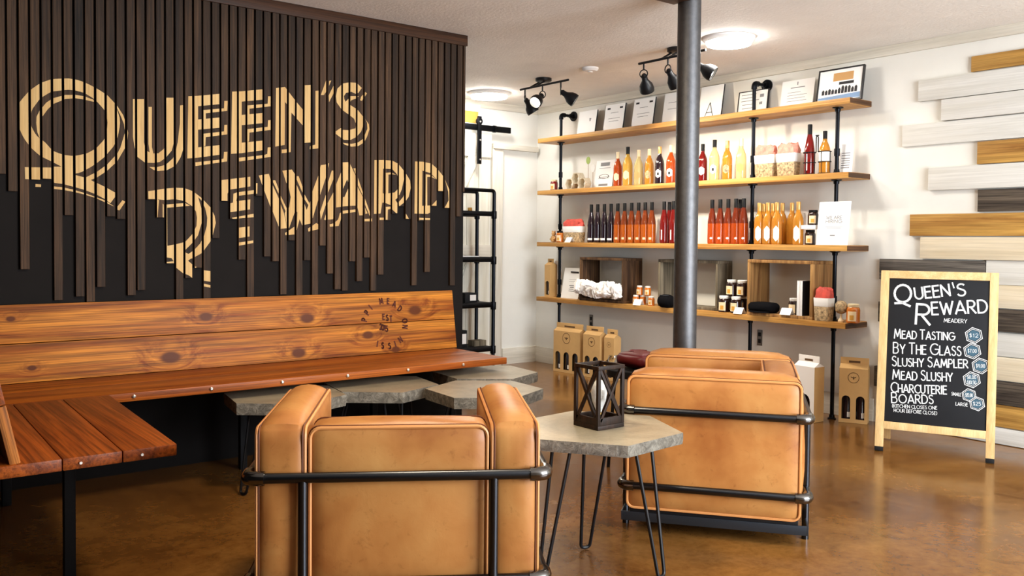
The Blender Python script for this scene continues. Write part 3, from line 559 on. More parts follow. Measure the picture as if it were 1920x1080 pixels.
for r in (0, 1):
    kk = []
    for px, py, kr in kn[r]:
        x, u = bloc(px, py); kk.append((x-1.74, 0, u-r*.184, kr))
    w = wood('backrest_pine', lin(214, 136, 46), lin(136, 66, 16), 0, .5, gs=.9, coat=0, knots=kk, streak=.55, contrast=(.36, .66))
    o = MB().box(-1.40, 1.40, 0, .03, .0015, .1825).build('backrest_plank', w, bench, bevel=.0035)
    o.location = Vector((1.74-BX, 4.585-BY, SZ))+Vector(bu*(r*.184)); o.rotation_euler = (-.156, 0, 0)
# burnt-in round brand
brand = mat('burnt_brand', lin(84, 34, 14), .8)
def stamp(ch, px, py, rot, h):
    p = on_plane(px, py, bp0, bn); ex0 = np.array((1., 0, 0)); c, s = math.cos(rot), math.sin(rot)
    ex = ex0*c+bu*s; ey = -ex0*s+bu*c; w = GL[ch][0]*h*.72
    mb = MB(); write(mb, ch, p-ex*w/2-ey*h/2, ex, ey, bn, h, .0085, width=w*(GL[ch][0]+.22)/max(GL[ch][0], .1), off=.0015)
    mb.build('burnt_letter', brand, bench, smooth=0, loc=(-BX, -BY, 0))
cb = (722, 608)
def cpx(x, y): return 650+x/8.31, 540+y/8.31
for ch, x, y, rot in (('P', 275, 495, 75), ('P', 315, 385, 50), ('I', 370, 300, 40), ('M', 535, 205, 8), ('E', 645, 205, -5), ('A', 742, 250, -20), ('D', 828, 322, -42), ('O', 905, 512, -85), ('N', 908, 605, -100), ('N', 835, 805, 30), ('I', 755, 870, 15), ('S', 668, 903, 5), ('S', 560, 897, -5), ('I', 478, 870, -15)):
    stamp(ch, *cpx(x, y), math.radians(rot), .032)
for ch, x, y in (('E', 575, 450), ('S', 630, 465), ('T', 688, 478), ('2', 530, 605), ('0', 562, 615), ('1', 592, 625), ('5', 622, 635)): stamp(ch, *cpx(x, y), -.04, .032)
# side bench backrest, seen end-on at the left edge
for r in (0, 1):
    o = MB().box(-.03, 0, -.0, 1.6, .0015, .1825).build('side_backrest_plank', endgrain if r == 0 else seatB, bench, bevel=.0035)
    o.location = (.452-BX-r*.184*.21, 2.962-BY, SZ+r*.180); o.rotation_euler = (0, -.21, 0)
for x, y in ((.66, 3.36), (.62, 4.45), (1.7, 4.45), (2.5, 4.5), (3.05, 4.5)):
    MB().box(x-BX-.018, x-BX+.018, y-BY-.018, y-BY+.018, 0, SZ-ST).build('leg', 'black', bench, bevel=.002)
RX = np.array(((1, 0, 0), (0, 0, -1), (0, 1, 0)))
for px, py in ((251, 744), (396, 727), (529, 716), (651.5, 703.5), (764.5, 691.5), (868, 680.5)):
    p = at(px, py+2, 'Y', 4.04); MB().lathe([(.008, -.003), (.008, .003), (.004, .006)], 10, (p[0]-BX, 4.036-BY, SZ-.016), RX).build('bolt', 'bolt', bench)
for px in (151, 266):
    p = at(px, 862, 'Y', 2.95); MB().lathe([(.0045, -.003), (.0045, .003)], 10, (p[0]-BX, 2.946-BY, SZ-.019), RX).build('bolt', 'bolt', bench)

# ================================================================== CONCRETE HEXAGON TABLES ON HAIRPIN LEGS
def hex_table(label, loc, R, rot, zt, th, legs, seed):
    rnd = random.Random(seed); t = thing('hexagon_table', label, 'table', loc, 0, 'concrete hexagon tables')
    mb = MB(); n = 6; k = 5; ang = [rot+i*PI/3 for i in range(6)]; V = [np.array((math.cos(a)*R, math.sin(a)*R)) for a in ang]
    rim = []
    for i in range(n):
        for j in range(k): rim.append(V[i]*(1-j/k)+V[(i+1) % n]*(j/k))
    m = len(rim); J = lambda p, s: p*(1+rnd.uniform(-s, s))
    vs = [(*rim[i], zt) for i in range(m)]+[(*J(rim[i]*1.004, .004), zt-th*.3) for i in range(m)]+[(*J(rim[i], .006), zt-th*.7) for i in range(m)]+[(*J(rim[i]*.992, .004), zt-th) for i in range(m)]
    mb.cur = 0; mb.add(vs, [tuple(range(m)), tuple(reversed(range(3*m, 4*m)))]); b = len(mb.v)-len(vs); mb.cur = 1
    for l in range(3):
        for i in range(m): mb.f.append([b+l*m+i, b+l*m+(i+1) % m, b+(l+1)*m+(i+1) % m, b+(l+1)*m+i]); mb.mi.append(1)
    mb.build('tabletop', ['concrete', 'concrete_edge'], t, smooth=25)
    for a, rf in legs:
        d = np.array((math.cos(a), math.sin(a), 0)); s = np.array((-math.sin(a), math.cos(a), 0)); ft = d*rf; tp = d*(rf-.085)
        path = bez([tuple(tp+s*.05+np.array((0, 0, zt-th))), (tuple(ft+s*.019+np.array((0, 0, .008))), .016), (tuple(ft-s*.019+np.array((0, 0, .008))), .016), tuple(tp-s*.05+np.array((0, 0, zt-th)))], 5)
        MB().tube(path, .0065, 8).build('hairpin_leg', 'ironpaint', t)
        MB().obox(tp+np.array((0, 0, zt-th-.003)), d, s, (0, 0, 1), .03, .06, .003).build('leg_plate', 'black', t)
    return t
side = (2.292, 2.402)
lf = [np.array(q)-np.array(side) for q in ((2.319, 2.493), (2.335, 2.111), (2.03, 2.405))]
hex_table('grey concrete hexagon side table between the two tan armchairs, carrying the lantern', (*side, 0), .318, math.radians(5.5), .50, .042, [(math.atan2(q[1], q[0]), float(np.hypot(*q))) for q in lf], 1)
L3 = lambda o: [(o+i*2*PI/3, .26) for i in range(3)]
hex_table('leftmost grey concrete hexagon coffee table, partly behind the near armchair', (1.764, 4.062, 0), .302, math.radians(-39.3), .44, .055, L3(math.radians(200)), 2)
hex_table('grey concrete hexagon coffee table second from left beneath the bench edge', (2.302, 4.064, 0), .303, math.radians(-39.3), .44, .055, L3(math.radians(20)), 3)
hex_table('grey concrete hexagon coffee table just beyond the near chair right arm', (2.655, 3.625, 0), .303, math.radians(-35), .44, .055, L3(math.radians(140)), 4)
hex_table('farthest grey concrete hexagon coffee table at the right end of bench', (3.0, 4.088, 0), .303, math.radians(-37), .44, .055, L3(math.radians(260)), 5)

# ================================================================== TAN ARMCHAIRS
def cushion(cx, cy, cz, hx, hy, hz, r, b, n=10, seed=0, dome=None):
    rnd = random.Random(seed); mb = MB(); h = np.array((hx, hy, hz)); ph = [rnd.uniform(0, 6) for _ in range(6)]
    for ax in range(3):
        for sg in (-1, 1):
            o = len(mb.v); u, w = (ax+1) % 3, (ax+2) % 3; vs = []; fs = []
            for i in range(n+1):
                for j in range(n+1):
                    p = np.zeros(3); p[ax] = sg
                    p[u] = math.sin((-1+2*i/n)*PI/2); p[w] = math.sin((-1+2*j/n)*PI/2)
                    q = p*h; core = np.clip(q, -(h-r), h-r); dd = q-core; ln = np.linalg.norm(dd)
                    q = core+dd/ln*r if ln > 1e-9 else q
                    bb = dome if dome is not None and ax == 2 and sg > 0 else b
                    bul = bb*(1-p[u]**2)*(1-p[w]**8) if bb != b else b*(1-p[u]**2)*(1-p[w]**2)*(1+.25*math.sin(3*p[u]+ph[ax])*math.sin(4*p[w]+ph[ax+3]))
                    q[ax] += sg*bul; vs.append(q+np.array((cx, cy, cz)))
            for i in range(n):
                for j in range(n):
                    f = (i*(n+1)+j, (i+1)*(n+1)+j, (i+1)*(n+1)+j+1, i*(n+1)+j+1); fs.append(f if sg > 0 else f[::-1])
            mb.add(vs, fs)
    return mb
def weld(o):
    bm = bmesh.new(); bm.from_mesh(o.data); bmesh.ops.remove_doubles(bm, verts=bm.verts, dist=1e-5); bmesh.ops.recalc_face_normals(bm, faces=bm.faces); bm.to_mesh(o.data); bm.free()
    o.data.polygons.foreach_set('use_smooth', [True]*len(o.data.polygons)); return o
def loop_rect(ax, v, c1, c2, h1, h2, r, n=5):
    pts = []
    for sx, sy, a0 in ((1, 1, 0), (-1, 1, 90), (-1, -1, 180), (1, -1, 270)):
        for k in range(n+1):
            a = math.radians(a0+90*k/n); p = [0, 0, 0]; o = [i for i in range(3) if i != ax]
            p[ax] = v; p[o[0]] = c1+sx*(h1-r)+r*math.cos(a); p[o[1]] = c2+sy*(h2-r)+r*math.sin(a); pts.append(tuple(p))
    return pts
def armchair(label, loc, rz):
    t = thing('leather_armchair', label, 'armchair', loc, rz, 'tan leather armchairs')
    zb, zt = .105, .655
    for s in (-1, 1):
        c = weld(cushion(s*.341, .005, (zb+zt)/2, .075, .342, (zt-zb)/2, .030, .015, seed=3+s, dome=.030).build('arm_cushion', 'leather', t))
        for k in (-1, 1):
            MB().tube(loop_rect(0, s*.341+k*.0685, .005, (zb+zt)/2, .3385, (zt-zb)/2-.004, .028), .0055, 6, True).build('piping', 'piping', c)
            MB().tube(loop_rect(0, s*.341+k*.0620, .005, (zb+zt)/2, .3425, (zt-zb)/2+.0005, .028), .0024, 5, True).build('seam', 'seam', c)
    c = weld(cushion(0, -.262, (zb+.655)/2, .262, .075, (.655-zb)/2, .030, .014, seed=9).build('back_cushion', 'leather', t))
    for k in (-1, 1):
        MB().tube(loop_rect(1, -.262+k*.068, 0, (zb+.655)/2, .258, (.655-zb)/2-.004, .03), .0055, 6, True).build('piping', 'piping', c)
        MB().tube(loop_rect(1, -.262+k*.061, 0, (zb+.655)/2, .2625, (.655-zb)/2+.0005, .03), .0024, 5, True).build('seam', 'seam', c)
    weld(cushion(0, .08, .30, .262, .262, .10, .035, .014, seed=12).build('seat_cushion', 'leather', t))
    a, d, r = .432, .365, .0155
    up = bez([(-.275, d, .515), ((-a, d, .515), .03), ((-a, -d, .515), .03), ((a, -d, .515), .03), ((a, d, .515), .03), (.275, d, .515)], 4)
    MB().tube(up, r, 12).build('upper_rail', 'gunmetal', t)
    MB().tube(loop_rect(2, .205, 0, 0, a, d, .03, 4), r, 12, True).build('lower_rail', 'gunmetal', t)
    for x in (-.275, .275):
        for y in (-d, d): MB().tube([(x, y, 0), (x, y, .515)], .014, 12).build('post', 'gunmetal', t)
        sx_ = 1 if x > 0 else -1; MB().box(sx_*.398-.004, sx_*.398+.004, -d, d, .050, .088).build('bottom_bar', 'angle', t, bevel=.002)
        for y in (-d, d): MB().box(min(x, sx_*.402), max(x, sx_*.402), y-.004, y+.004, .050, .088).build('bottom_bar', 'angle', t, bevel=.002)
    MB().box(-.394, .394, -.006, .006, .055, .085).build('cross_bar', 'angle', t, bevel=.002)
    MB().box(-.40, .40, -.33, .335, .088, .106).build('seat_base', 'black', t, bevel=.003)
    for z in (.515, .205):
        for sx in (-1, 1):
            for sy in (-1, 1):
                p = bez([(sx*(a-.05), sy*d, z), ((sx*a, sy*d, z), .03), (sx*a, sy*(d-.05), z)], 6)
                MB().tube(p, [.0215]*2+[.0205]*(len(p)-4)+[.0215]*2, 12).build('elbow_fitting', 'chrome', t)
    return t
armchair('tan leather armchair nearest the camera, seen from behind with two back posts', (1.496, 2.50, 0), -.562)
armchair('tan leather armchair on the right, seen from its side before the column', (3.124, 2.51, 0), .65)

# ================================================================== LANTERN ON THE SIDE TABLE
ln = thing('lantern', 'dark brown wooden lantern with crossed sides and glass bulb on the concrete table', 'lantern', (2.306, 2.412, .5005))
s = .068; hL = .237
mb = MB(); mb.box(-s, s, -s, s, 0, .016)
mb.build('base', 'lantern', ln, bevel=.002)
for sx in (-1, 1):
    for sy in (-1, 1): MB().box(sx*s-.0065*(1+sx), sx*s+.0065*(1-sx), sy*s-.0065*(1+sy), sy*s+.0065*(1-sy), .016, hL-.014).build('corner_post', 'lantern', ln, bevel=.0015)
for a in range(4):
    c, sn = round(math.cos(a*PI/2)), round(math.sin(a*PI/2)); d = np.array((c, sn, 0.)); q = np.array((-sn, c, 0.)); f = d*(s-.006)
    MB().obox(f+np.array((0, 0, hL-.007)), q, d, (0, 0, 1), s if a % 2 else s-.012, .006, .007).build('top_rail', 'lantern', ln, bevel=.0015)
    MB().obox(f+np.array((0, 0, .030)), q, d, (0, 0, 1), s-.013, .005, .014).build('bottom_rail', 'lantern', ln, bevel=.0015)
    for k in (-1, 1):
        MB().bar(tuple(f-q*k*(s-.014)+np.array((0, 0, .03))), tuple(f+q*k*(s-.014)+np.array((0, 0, hL-.014))), .011, .009+.001*k, tuple(d)).build('cross_brace', 'lantern', ln, bevel=.001)
MB().lathe([(.012, .016), (.012, .05), (.009, .055)], 12).build('bulb_socket', 'gold', ln)
MB().lathe([(.010, .052), (.014, .065), (.026, .095), (.031, .125), (.026, .155), (.013, .173), (.003, .178)], 20).build('glass_bulb', 'frost', ln)

# ================================================================== CHALKBOARD A-FRAME SIGN
se = np.array((.393, -.9195, 0)); sn_ = np.array((.9195, .393, 0)); LEAN = math.radians(9)
su = sn_*math.sin(LEAN)+np.array((0, 0, math.cos(LEAN))); sf = -sn_*math.cos(LEAN)+np.array((0, 0, math.sin(LEAN))); s0 = np.array((4.785, 2.698, 0)); SWd, SHt = .612, 1.058
loc = tuple(s0+se*SWd/2); sg = thing('chalkboard_sign', 'black chalkboard A-frame sign with pale pine frame listing mead prices', 'sign', loc); nl = tuple(-x for x in loc)
def sbx(name, a0, a1, b0, b1, t0, t1, m, par=sg, bev=.003):
    c = s0+se*(a0+a1)/2+su*(b0+b1)/2-sf*(t0+t1)/2
    return MB().obox(c, se, su, sf, (a1-a0)/2, (b1-b0)/2, (t1-t0)/2).build(name, m, par, bevel=bev, loc=nl)
sbx('frame_stile', 0, .046, .028, SHt, 0, .022, 'sign_frame'); sbx('frame_stile', SWd-.044, SWd, .028, SHt, 0, .022, 'sign_frame')
sbx('frame_rail', .046, SWd-.044, SHt-.046, SHt, 0, .022, wood('pale_pine_rail', lin(236, 204, 150), lin(214, 176, 118), 0, .5, streak=.15)); sbx('frame_rail', .046, SWd-.044, .132, .176, 0, .022, 'sign_frame')
board = sbx('chalkboard', .046, SWd-.044, .176, SHt-.046, .008, .016, 'chalkboard', bev=.001)
for a in (0, SWd-.044): sbx('rubber_foot', a, a+.046 if a == 0 else SWd, 0.004, .028, -.001, .023, 'black')
su2 = sn_*math.sin(-LEAN)+np.array((0, 0, math.cos(LEAN))); topb = s0+su*SHt+sn_*.03
for a in (.012, SWd-.044):
    p1 = topb+se*(a+.02)-np.array((0, 0, .01)); d2 = sn_*math.sin(LEAN)-np.array((0, 0, math.cos(LEAN))); p2 = p1+d2*((p1[2]-.008)/math.cos(LEAN))
    MB().bar(p1, p2, .04, .02, tuple(sn_)).build('rear_leg', 'sign_frame', sg, bevel=.003, loc=nl)
    if a < .1: q1 = p1*.35+p2*.65
    else: MB().bar(q1, p1*.35+p2*.65, .04, .018).build('rear_rail', 'sign_frame', sg, bevel=.003, loc=nl)
bpl = s0-sf*.008
def spt(px, py):
    p = on_plane(px, py, bpl, sf); return p
chalk = MB()
def stext(t, x0, y0, x1, y1, hpx, w, small=1.0, mb=chalk):
    """text whose baseline runs from pixel (x0,y0) to (x1,y1) on the board, capital height hpx"""
    a, b = spt(x0, y0), spt(x1, y1); d = b-a; L_ = np.linalg.norm(d); ex = d/L_; ey = np.cross(sf, ex); c = spt(x0, y0-hpx); h = (c-a)@ey
    write(mb, t, a, ex, ey, sf, h, w, width=L_*text_width(t, .22, small)/(text_width(t, .22, small)-.2*small), small=small, off=.0012)
stext('Q', 1677, 566, 1710, 567, 32, .0125); stext('UEEN', 1717, 561, 1782, 554, 21, .0095); stext('I', 1787, 540, 1791, 539, 10, .007); stext('S', 1796, 555, 1811, 554, 22, .0095)
stext('R', 1717, 607, 1744, 609, 37, .0125); stext('EWARD', 1748, 590, 1852, 586, 23, .0095)
stext('MEADERY', 1770, 604, 1813, 606, 7, .0028)
for t, x0, y0, x1, y1, h in (('MEAD TASTING', 1677, 634, 1789, 638, 17), ('BY THE GLASS', 1675, 662, 1802, 667, 20), ('SLUSHY SAMPLER', 1673, 686, 1815, 690, 18), ('MEAD SLUSHY', 1674, 711, 1786, 715, 18), ('CHARCUTERIE', 1671, 735, 1775, 739, 18), ('BOARDS', 1672, 755, 1750, 757, 19)): stext(t, x0, y0, x1, y1, h, .0062, .82)
stext('(KITCHEN CLOSES ONE', 1673, 764, 1757, 768, 6, .0024); stext('HOUR BEFORE CLOSE)', 1676, 772, 1757, 778, 6, .0024)
stext('SMALL', 1784, 741, 1802, 743, 6, .0024); stext('LARGE', 1792, 760, 1814, 762, 6, .0024)
chalk.build('chalk_lettering', 'chalk', board, smooth=0, loc=None)
badges = [(1826, 629, 17, ('$12',)), (1823, 658, 17, ('$7.00',)), (1838.5, 686, 17, ('$9.00',)), (1822, 712, 17, ('$8.00', '$10.50')), (1817, 741, 14, ('$15.00',)), (1832, 757, 15, ('$25',))]
for px, py, r, tx in badges:
    c = spt(px, py); rr = np.linalg.norm(spt(px+r, py)-c); mb = MB()
    def hx(k, off=.0009): return [c+(se*math.cos(PI/6+i*PI/3+.2)+su*math.sin(PI/6+i*PI/3+.2))*rr*k+sf*off for i in range(6)]
    for k0, k1 in ((1.05, .96), (.84, .785)):
        A_, B_ = hx(k0), hx(k1)
        for i in range(6): j = (i+1) % 6; mb.add([A_[i], A_[j], B_[j], B_[i]], [(0, 1, 2, 3)])
    bo = mb.build('price_hexagon', 'chalk', board, smooth=0)
    MB().add(hx(.70), [tuple(range(6))]).build('hexagon_fill', 'chalk_blue', bo, smooth=0)
    m2 = MB()
    for i, t in enumerate(tx): yy = py+3+(0 if len(tx) == 1 else (-5 if i == 0 else 5)); stext(t, px-r*.48, yy, px+r*.48, yy+.5, 6.5, .0021, mb=m2)
    for i, p in enumerate(m2.v): m2.v[i] = tuple(np.array(p)+sf*.0006)
    m2.build('price', 'chalk', bo, smooth=0)

# ================================================================== CEILING LAMPS
def disk_lamp(label, x, y, r):
    t = thing('ceiling_lamp', label, 'ceiling lamp', (x, y, H), 0, 'round ceiling lamps')
    MB().lathe([(r, 0), (r, -.014), (r*.9, -.03), (r*.88, -.03)], 36).build('rim', 'lamp_rim', t); MB().lathe([(r*.87, -.026), (r*.84, -.046), (r*.5, -.058), (.001, -.060)], 36).build('diffuser', 'lamp_glow', t)
disk_lamp('glowing round flush ceiling lamp right of the steel column', 4.58, 3.63, .165); disk_lamp('glowing round flush ceiling lamp beside the dark slat wall', 4.66, 6.33, .19)
t = thing('smoke_detector', 'small round white smoke detector on the ceiling between the track lights', 'detector', (4.574, 4.921, H))
MB().lathe([(.062, 0), (.062, -.012), (.05, -.026), (.02, -.03)], 24).build('body', 'lamp_rim', t); MB().lathe([(.018, -.029), (.016, -.036)], 16).build('grille', 'boxwhite', t)
def track(label, cx, cy, ya, yb, xb, heads, tint):
    t = thing('track_light', label, 'track light', (cx, cy, H), 0, 'black three-head track lights')
    MB().lathe([(.066, 0), (.066, -.022), (.05, -.03)], 24).build('canopy', 'ironpaint', t)
    for k in (-.035, .035): MB().tube([(0, k, -.02), (xb-cx, k, -.085)], .007, 8).build('stem', 'ironpaint', t)
    MB().tube([(xb-cx, ya-cy, -.085), (xb-cx, yb-cy, -.085)], .0085, 10).build('bar', 'ironpaint', t)
    for y, d, lit in heads:
        d = np.array(d, float); d /= np.linalg.norm(d); p = np.array((xb-cx, y-cy, -.085)); k = p+np.array((0, 0, -.075))
        MB().tube([p, p+np.array((0, 0, -.05))], .006, 8).build('drop_rod', 'ironpaint', t)
        x = np.cross(d, (0, 0, 1.)); x /= np.linalg.norm(x); yv = np.cross(x, d); Mx = np.array((x, yv, d)).T
        MB().tube([k+(x*math.cos(a)+np.array((0, 0, 1))*math.sin(a))*.028 for a in [i*2*PI/14 for i in range(14)]], .004, 6, True).build('yoke', 'ironpaint', t)
        hd = MB().lathe([(.010, .0), (.020, .012), (.022, .045), (.030, .06), (.046, .085), (.052, .115), (.050, .135), (.044, .134), (.040, .10), (.018, .06)], 20, k, Mx).build('lamp_head', 'ironpaint', t)
        MB().lathe([(.012, .062), (.030, .095), (.038, .118), (.001, .128)], 16, k, Mx).build('bulb', 'bulb_glow', hd)
        l = bpy.data.lights.new('track_spot', 'SPOT'); l.energy = lit; l.color = tint; l.spot_size = math.radians(95); l.spot_blend = .7; l.shadow_soft_size = .035
        lo = bpy.data.objects.new('track_spot', l); COL.objects.link(lo); lo.location = Vector((cx, cy, H))+Vector(k+d*.15); lo.rotation_euler = Vector(d).to_track_quat('-Z', 'Y').to_euler()
track('black track light with three swivel heads in the corner by shelves', 4.586, 5.487, 5.64, 5.053, 4.47, ((5.58, (.45, -.25, -.8), 30), (5.36, (-.75, -.25, -.55), 22), (5.14, (.6, -.55, -.55), 40)), (1, .85, .64))
track('black track light with three swivel heads partly behind the steel column', 4.56, 4.05, 4.287, 3.70, 4.44, ((4.24, (.55, .25, -.8), 22), (4.02, (.6, -.05, -.75), 22), (3.78, (.45, -.7, -.55), 5)), (1, .93, .84))

# ================================================================== PIPE LADDER SHELF IN THE CORNER
lx, ly = 4.706, 6.30
ls = thing('pipe_shelf', 'black iron pipe shelf unit standing before the white barn door', 'shelf unit', (lx, ly, 0))
zs = [1.43, 1.024, .618, .224]
for y in (0, .26):
    p = bez([(0, y, 0), ((0, y, 1.645), .03), (-.85, y, 1.645)], 5); MB().tube(p, .017, 10).build('pipe_post', 'iron', ls)
    MB().tube([(-.85, y, 0), (-.85, y, 1.645)], .017, 10).build('pipe_post', 'iron', ls)
    for z in zs: MB().tube([(0, y, z), (-.85, y, z)], .015, 10).build('pipe_rung', 'iron', ls); MB().lathe([(.023, z-.035), (.025, z-.03), (.025, z+.03), (.023, z+.035)], 12, (0, y, 0)).build('tee_fitting', 'iron', ls)
for z in zs: MB().box(-.86, -.02, -.005, .265, z+.012, z+.03).build('shelf_board', 'black', ls, bevel=.002)
def small_box(name, label, cat, px, z, w, d, h, m, extra=None):
    p = at(px, 500, 'Y', ly+.06); t = thing(name, label, cat, (p[0], ly+.06, z+.0305)); MB().box(-w/2, w/2, 0, d, 0, h).build('body', m, t, bevel=.002)
    if extra: MB().box(-w*.1, w*.4, -.001, 0, h*.2, h*.8).build('printed_label', extra, t)
small_box('merchandise_box', 'black box with white printed label on the dark pipe shelf', 'box', 884, zs[2], .13, .12, .085, 'black', 'boxwhite')
small_box('paper_cup', 'white cup standing behind the slat wall on the pipe shelf', 'cup', 862, zs[2]+.0, .05, .05, .20, 'boxwhite')
small_box('paper_stack', 'flat white papers lying on the pipe shelf third from below', 'paper', 882, zs[1], .2, .16, .008, 'paper')
small_box('dark_carton', 'dark carton with white stripes at the bottom of the pipe shelf', 'box', 869, zs[3], .09, .1, .15, 'black', 'boxwhite')
small_box('book_stack', 'small brown and white books lying at the bottom of pipe shelf', 'book', 902, zs[3], .13, .1, .05, 'crategrey')
small_box('small_ornament', 'small gold ornament on the upper board of the pipe shelf', 'ornament', 882, zs[0], .03, .03, .03, 'gold')
# ================================================================== SHELVES ON PIPE STANDS
SH = [2.164, 1.675, 1.190, .674]; XF = 5.31; STK = .040
SPY = [225, 340, 457, 580]
nm = ['topmost honey pine wall shelf holding the framed certificates', 'second honey pine wall shelf from the top, holding decorated bottles', 'third honey pine wall shelf from the top, holding rows of bottles', 'lowest honey pine wall shelf, holding the crates and jars']
for i, z in enumerate(SH):
    o = MB().box(-(XW-XF)/2, (XW-XF)/2-.001, -1.606, 1.606, -STK, 0).build('wall_shelf', 'shelf', bevel=.003, loc=((XW+XF)/2, 4.822, z)); tag(o, nm[i], 'shelf', 'pine wall shelves')
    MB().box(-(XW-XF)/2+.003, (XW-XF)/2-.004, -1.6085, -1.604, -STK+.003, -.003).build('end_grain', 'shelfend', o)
def pipe_stand(label, y, top):
    t = thing('pipe_stand', label, 'shelf support', (5.416, y, 0), 0, 'black pipe stands')
    edges = [0]+[z for z in reversed(SH)]
    for k in range(4):
        a = 0 if k == 0 else edges[k]; b = edges[k+1]-STK
        MB().tube([(0, 0, a), (0, 0, b)], .0135, 12).build('pipe_section', 'iron', t)
        MB().lathe([(.029, 0), (.029, .006), (.020, .012), (.018, .03)], 16, (0, 0, a)).build('floor_flange' if k == 0 else 'flange', 'iron', t)
        if k: MB().lathe([(.019, 0), (.019, .05)], 12, (0, 0, a+.12)).build('coupling', 'iron', t)
        MB().lathe([(.018, -.03), (.020, -.012), (.036, -.006), (.036, 0)], 16, (0, 0, b)).build('flange', 'iron', t)
    if top:
        p = bez([(0, 0, SH[0]), ((0, 0, 2.378), .03), (.158, 0, 2.378)], 6); MB().tube(p, .0135, 12).build('pipe_section', 'iron', t)
        q = bez([(0, 0, 2.335), ((0, 0, 2.378), .03), (.045, 0, 2.378)], 6); MB().tube(q, .021, 12).build('elbow_fitting', 'iron', t)
        MB().lathe([(.022, -.05), (.022, -.016), (.046, -.012), (.046, 0)], 18, (.16, 0, 2.378), np.array(((0, 0, 1), (0, 1, 0), (-1, 0, 0)))).build('wall_flange', 'iron', t)
pipe_stand('black iron pipe stand at the left end of the wall shelves', 6.217, True); pipe_stand('black iron pipe stand in the middle, right of the steel column', 4.053, True); pipe_stand('black iron pipe stand at the right end of the wall shelves', 3.367, False)
def Yp(px, k, X=5.42): return at(px, SPY[k], 'X', X)[1]
def pos(px, k, X=5.42): return (X, Yp(px, k, X), SH[k]+.0004)

# ---- framed certificates leaning on the top shelf
def leaner(name, label, cat, px0, px1, k, h, X, lean, th, fm, fw, group=None, back=None):
    y0, y1 = Yp(px0, k, X), Yp(px1, k, X); w = y0-y1; t = thing(name, label, cat, (X, (y0+y1)/2, SH[k]+.001), 0, group); t.rotation_euler = (0, lean, 0)
    mb = MB(); mb.box(.002, th, -w/2, w/2, 0, h); mb.build('backing', back or fm, t, bevel=.001)
    if fw:
        for a in ((-w/2, w/2, 0, fw), (-w/2, w/2, h-fw, h), (-w/2, -w/2+fw, fw, h-fw), (w/2-fw, w/2, fw, h-fw)): MB().box(-.004, .002, *a).build('frame_bar', fm, t)
    MB().box(.0005, .002, -w/2+fw, w/2-fw, fw, h-fw).build('sheet', 'paper', t)
    return t, w, h
def lines(t, w, h, rows, m='greyink'):
    if len(rows) == 2:
        for r_ in rows: lines(t, w, h, [r_], m)
        return
    mb = MB()
    for (u0, u1, v, tk) in rows: mb.add([(0, w/2-u0*w, v*h-tk), (0, w/2-u1*w, v*h-tk), (0, w/2-u1*w, v*h+tk), (0, w/2-u0*w, v*h+tk)], [(0, 1, 2, 3)])
    mb.build('printing', m, t, smooth=0)
cert = 'white framed certificates on the top shelf'
def ftext(t, s, w, h, u, v, hh, wd, m='ink', wg=.004):
    mb = MB(); write(mb, s, (0, w/2-u*w, v*h), (0, -1, 0), (0, 0, 1), (-1, 0, 0), hh, wg, width=wd, off=.0006); mb.build('lettering', m, t, smooth=0)
f = leaner('framed_certificate', 'leftmost leaning white certificate on the top shelf beside pipe elbow', 'certificate', 1081, 1114, 0, .235, 5.475, .165, .016, 'blackframe', 0, cert); lines(*f, [(.62, .72, .66, .006), (.64, .70, .60, .008)])
for a, b, h, l in ((1130, 1166, .255, 'leaning white certificate with two round seals, second from left on top shelf'), (1183, 1222, .265, 'leaning white certificate with two round seals, third from left on top shelf')):
    f = leaner('framed_certificate', l, 'certificate', a, b, 0, h, 5.475, .165, .016, 'blackframe', 0, cert); lines(*f, [(.10, .26, .86, .008), (.74, .90, .86, .008)], 'ink'); lines(*f, [(.3, .7, .7, .002), (.2, .8, .5, .002), (.25, .75, .4, .002)])
f = leaner('framed_certificate', 'leaning white certificate half hidden left of the steel column', 'certificate', 1240, 1282, 0, .27, 5.475, .165, .016, 'blackframe', 0, cert); lines(*f, [(.2, .8, .7, .002), (.2, .8, .5, .002)])
f = leaner('framed_certificate', 'leaning white certificate with a large letter A right of column', 'certificate', 1308, 1350, 0, .275, 5.475, .165, .016, 'blackframe', 0, cert); ftext(*f[:1], 'A', f[1], f[2], .30, .10, .11, .10, 'ink', .006)
f = leaner('framed_certificate', 'thin black framed document behind the middle pipe elbow on top shelf', 'document', 1381, 1437, 0, .19, 5.515, .15, .012, 'blackframe', .006); lines(*f, [(.1, .6, .85, .0025), (.1, .6, .72, .0025), (.1, .7, .6, .0025), (.15, .6, .45, .0025), (.15, .6, .3, .0025)]); lines(*f, [(.72, .85, .75, .012), (.72, .82, .45, .010)])
f = leaner('paper_certificate', 'unframed white certificate sheet leaning left of the framed photograph', 'certificate', 1461, 1522, 0, .215, 5.495, .16, .004, 'paper', 0); lines(*f, [(.47, .50, .88, .012), (.28, .72, .74, .003), (.2, .6, .58, .0015), (.2, .8, .48, .0015), (.2, .75, .38, .0015), (.2, .8, .28, .0015)])
f, w, h = leaner('framed_photograph', 'black framed group photograph at the right end of the top shelf', 'picture frame', 1529, 1614, 0, .235, 5.425, .16, .016, 'blackframe', .010)
MB().add([(0, w*.16, h*.62), (0, -w*.28, h*.62), (0, -w*.28, h*.86), (0, w*.16, h*.86)], [(0, 1, 2, 3)]).build('sepia_wall', 'sepia', f, smooth=0)
MB().add([(0, w*.46, h*.10), (0, -w*.46, h*.06), (0, -w*.46, h*.22), (0, w*.46, h*.16)], [(0, 1, 2, 3)]).build('blue_band', 'skyblue', f, smooth=0)
mb = MB(); rr = random.Random(4)
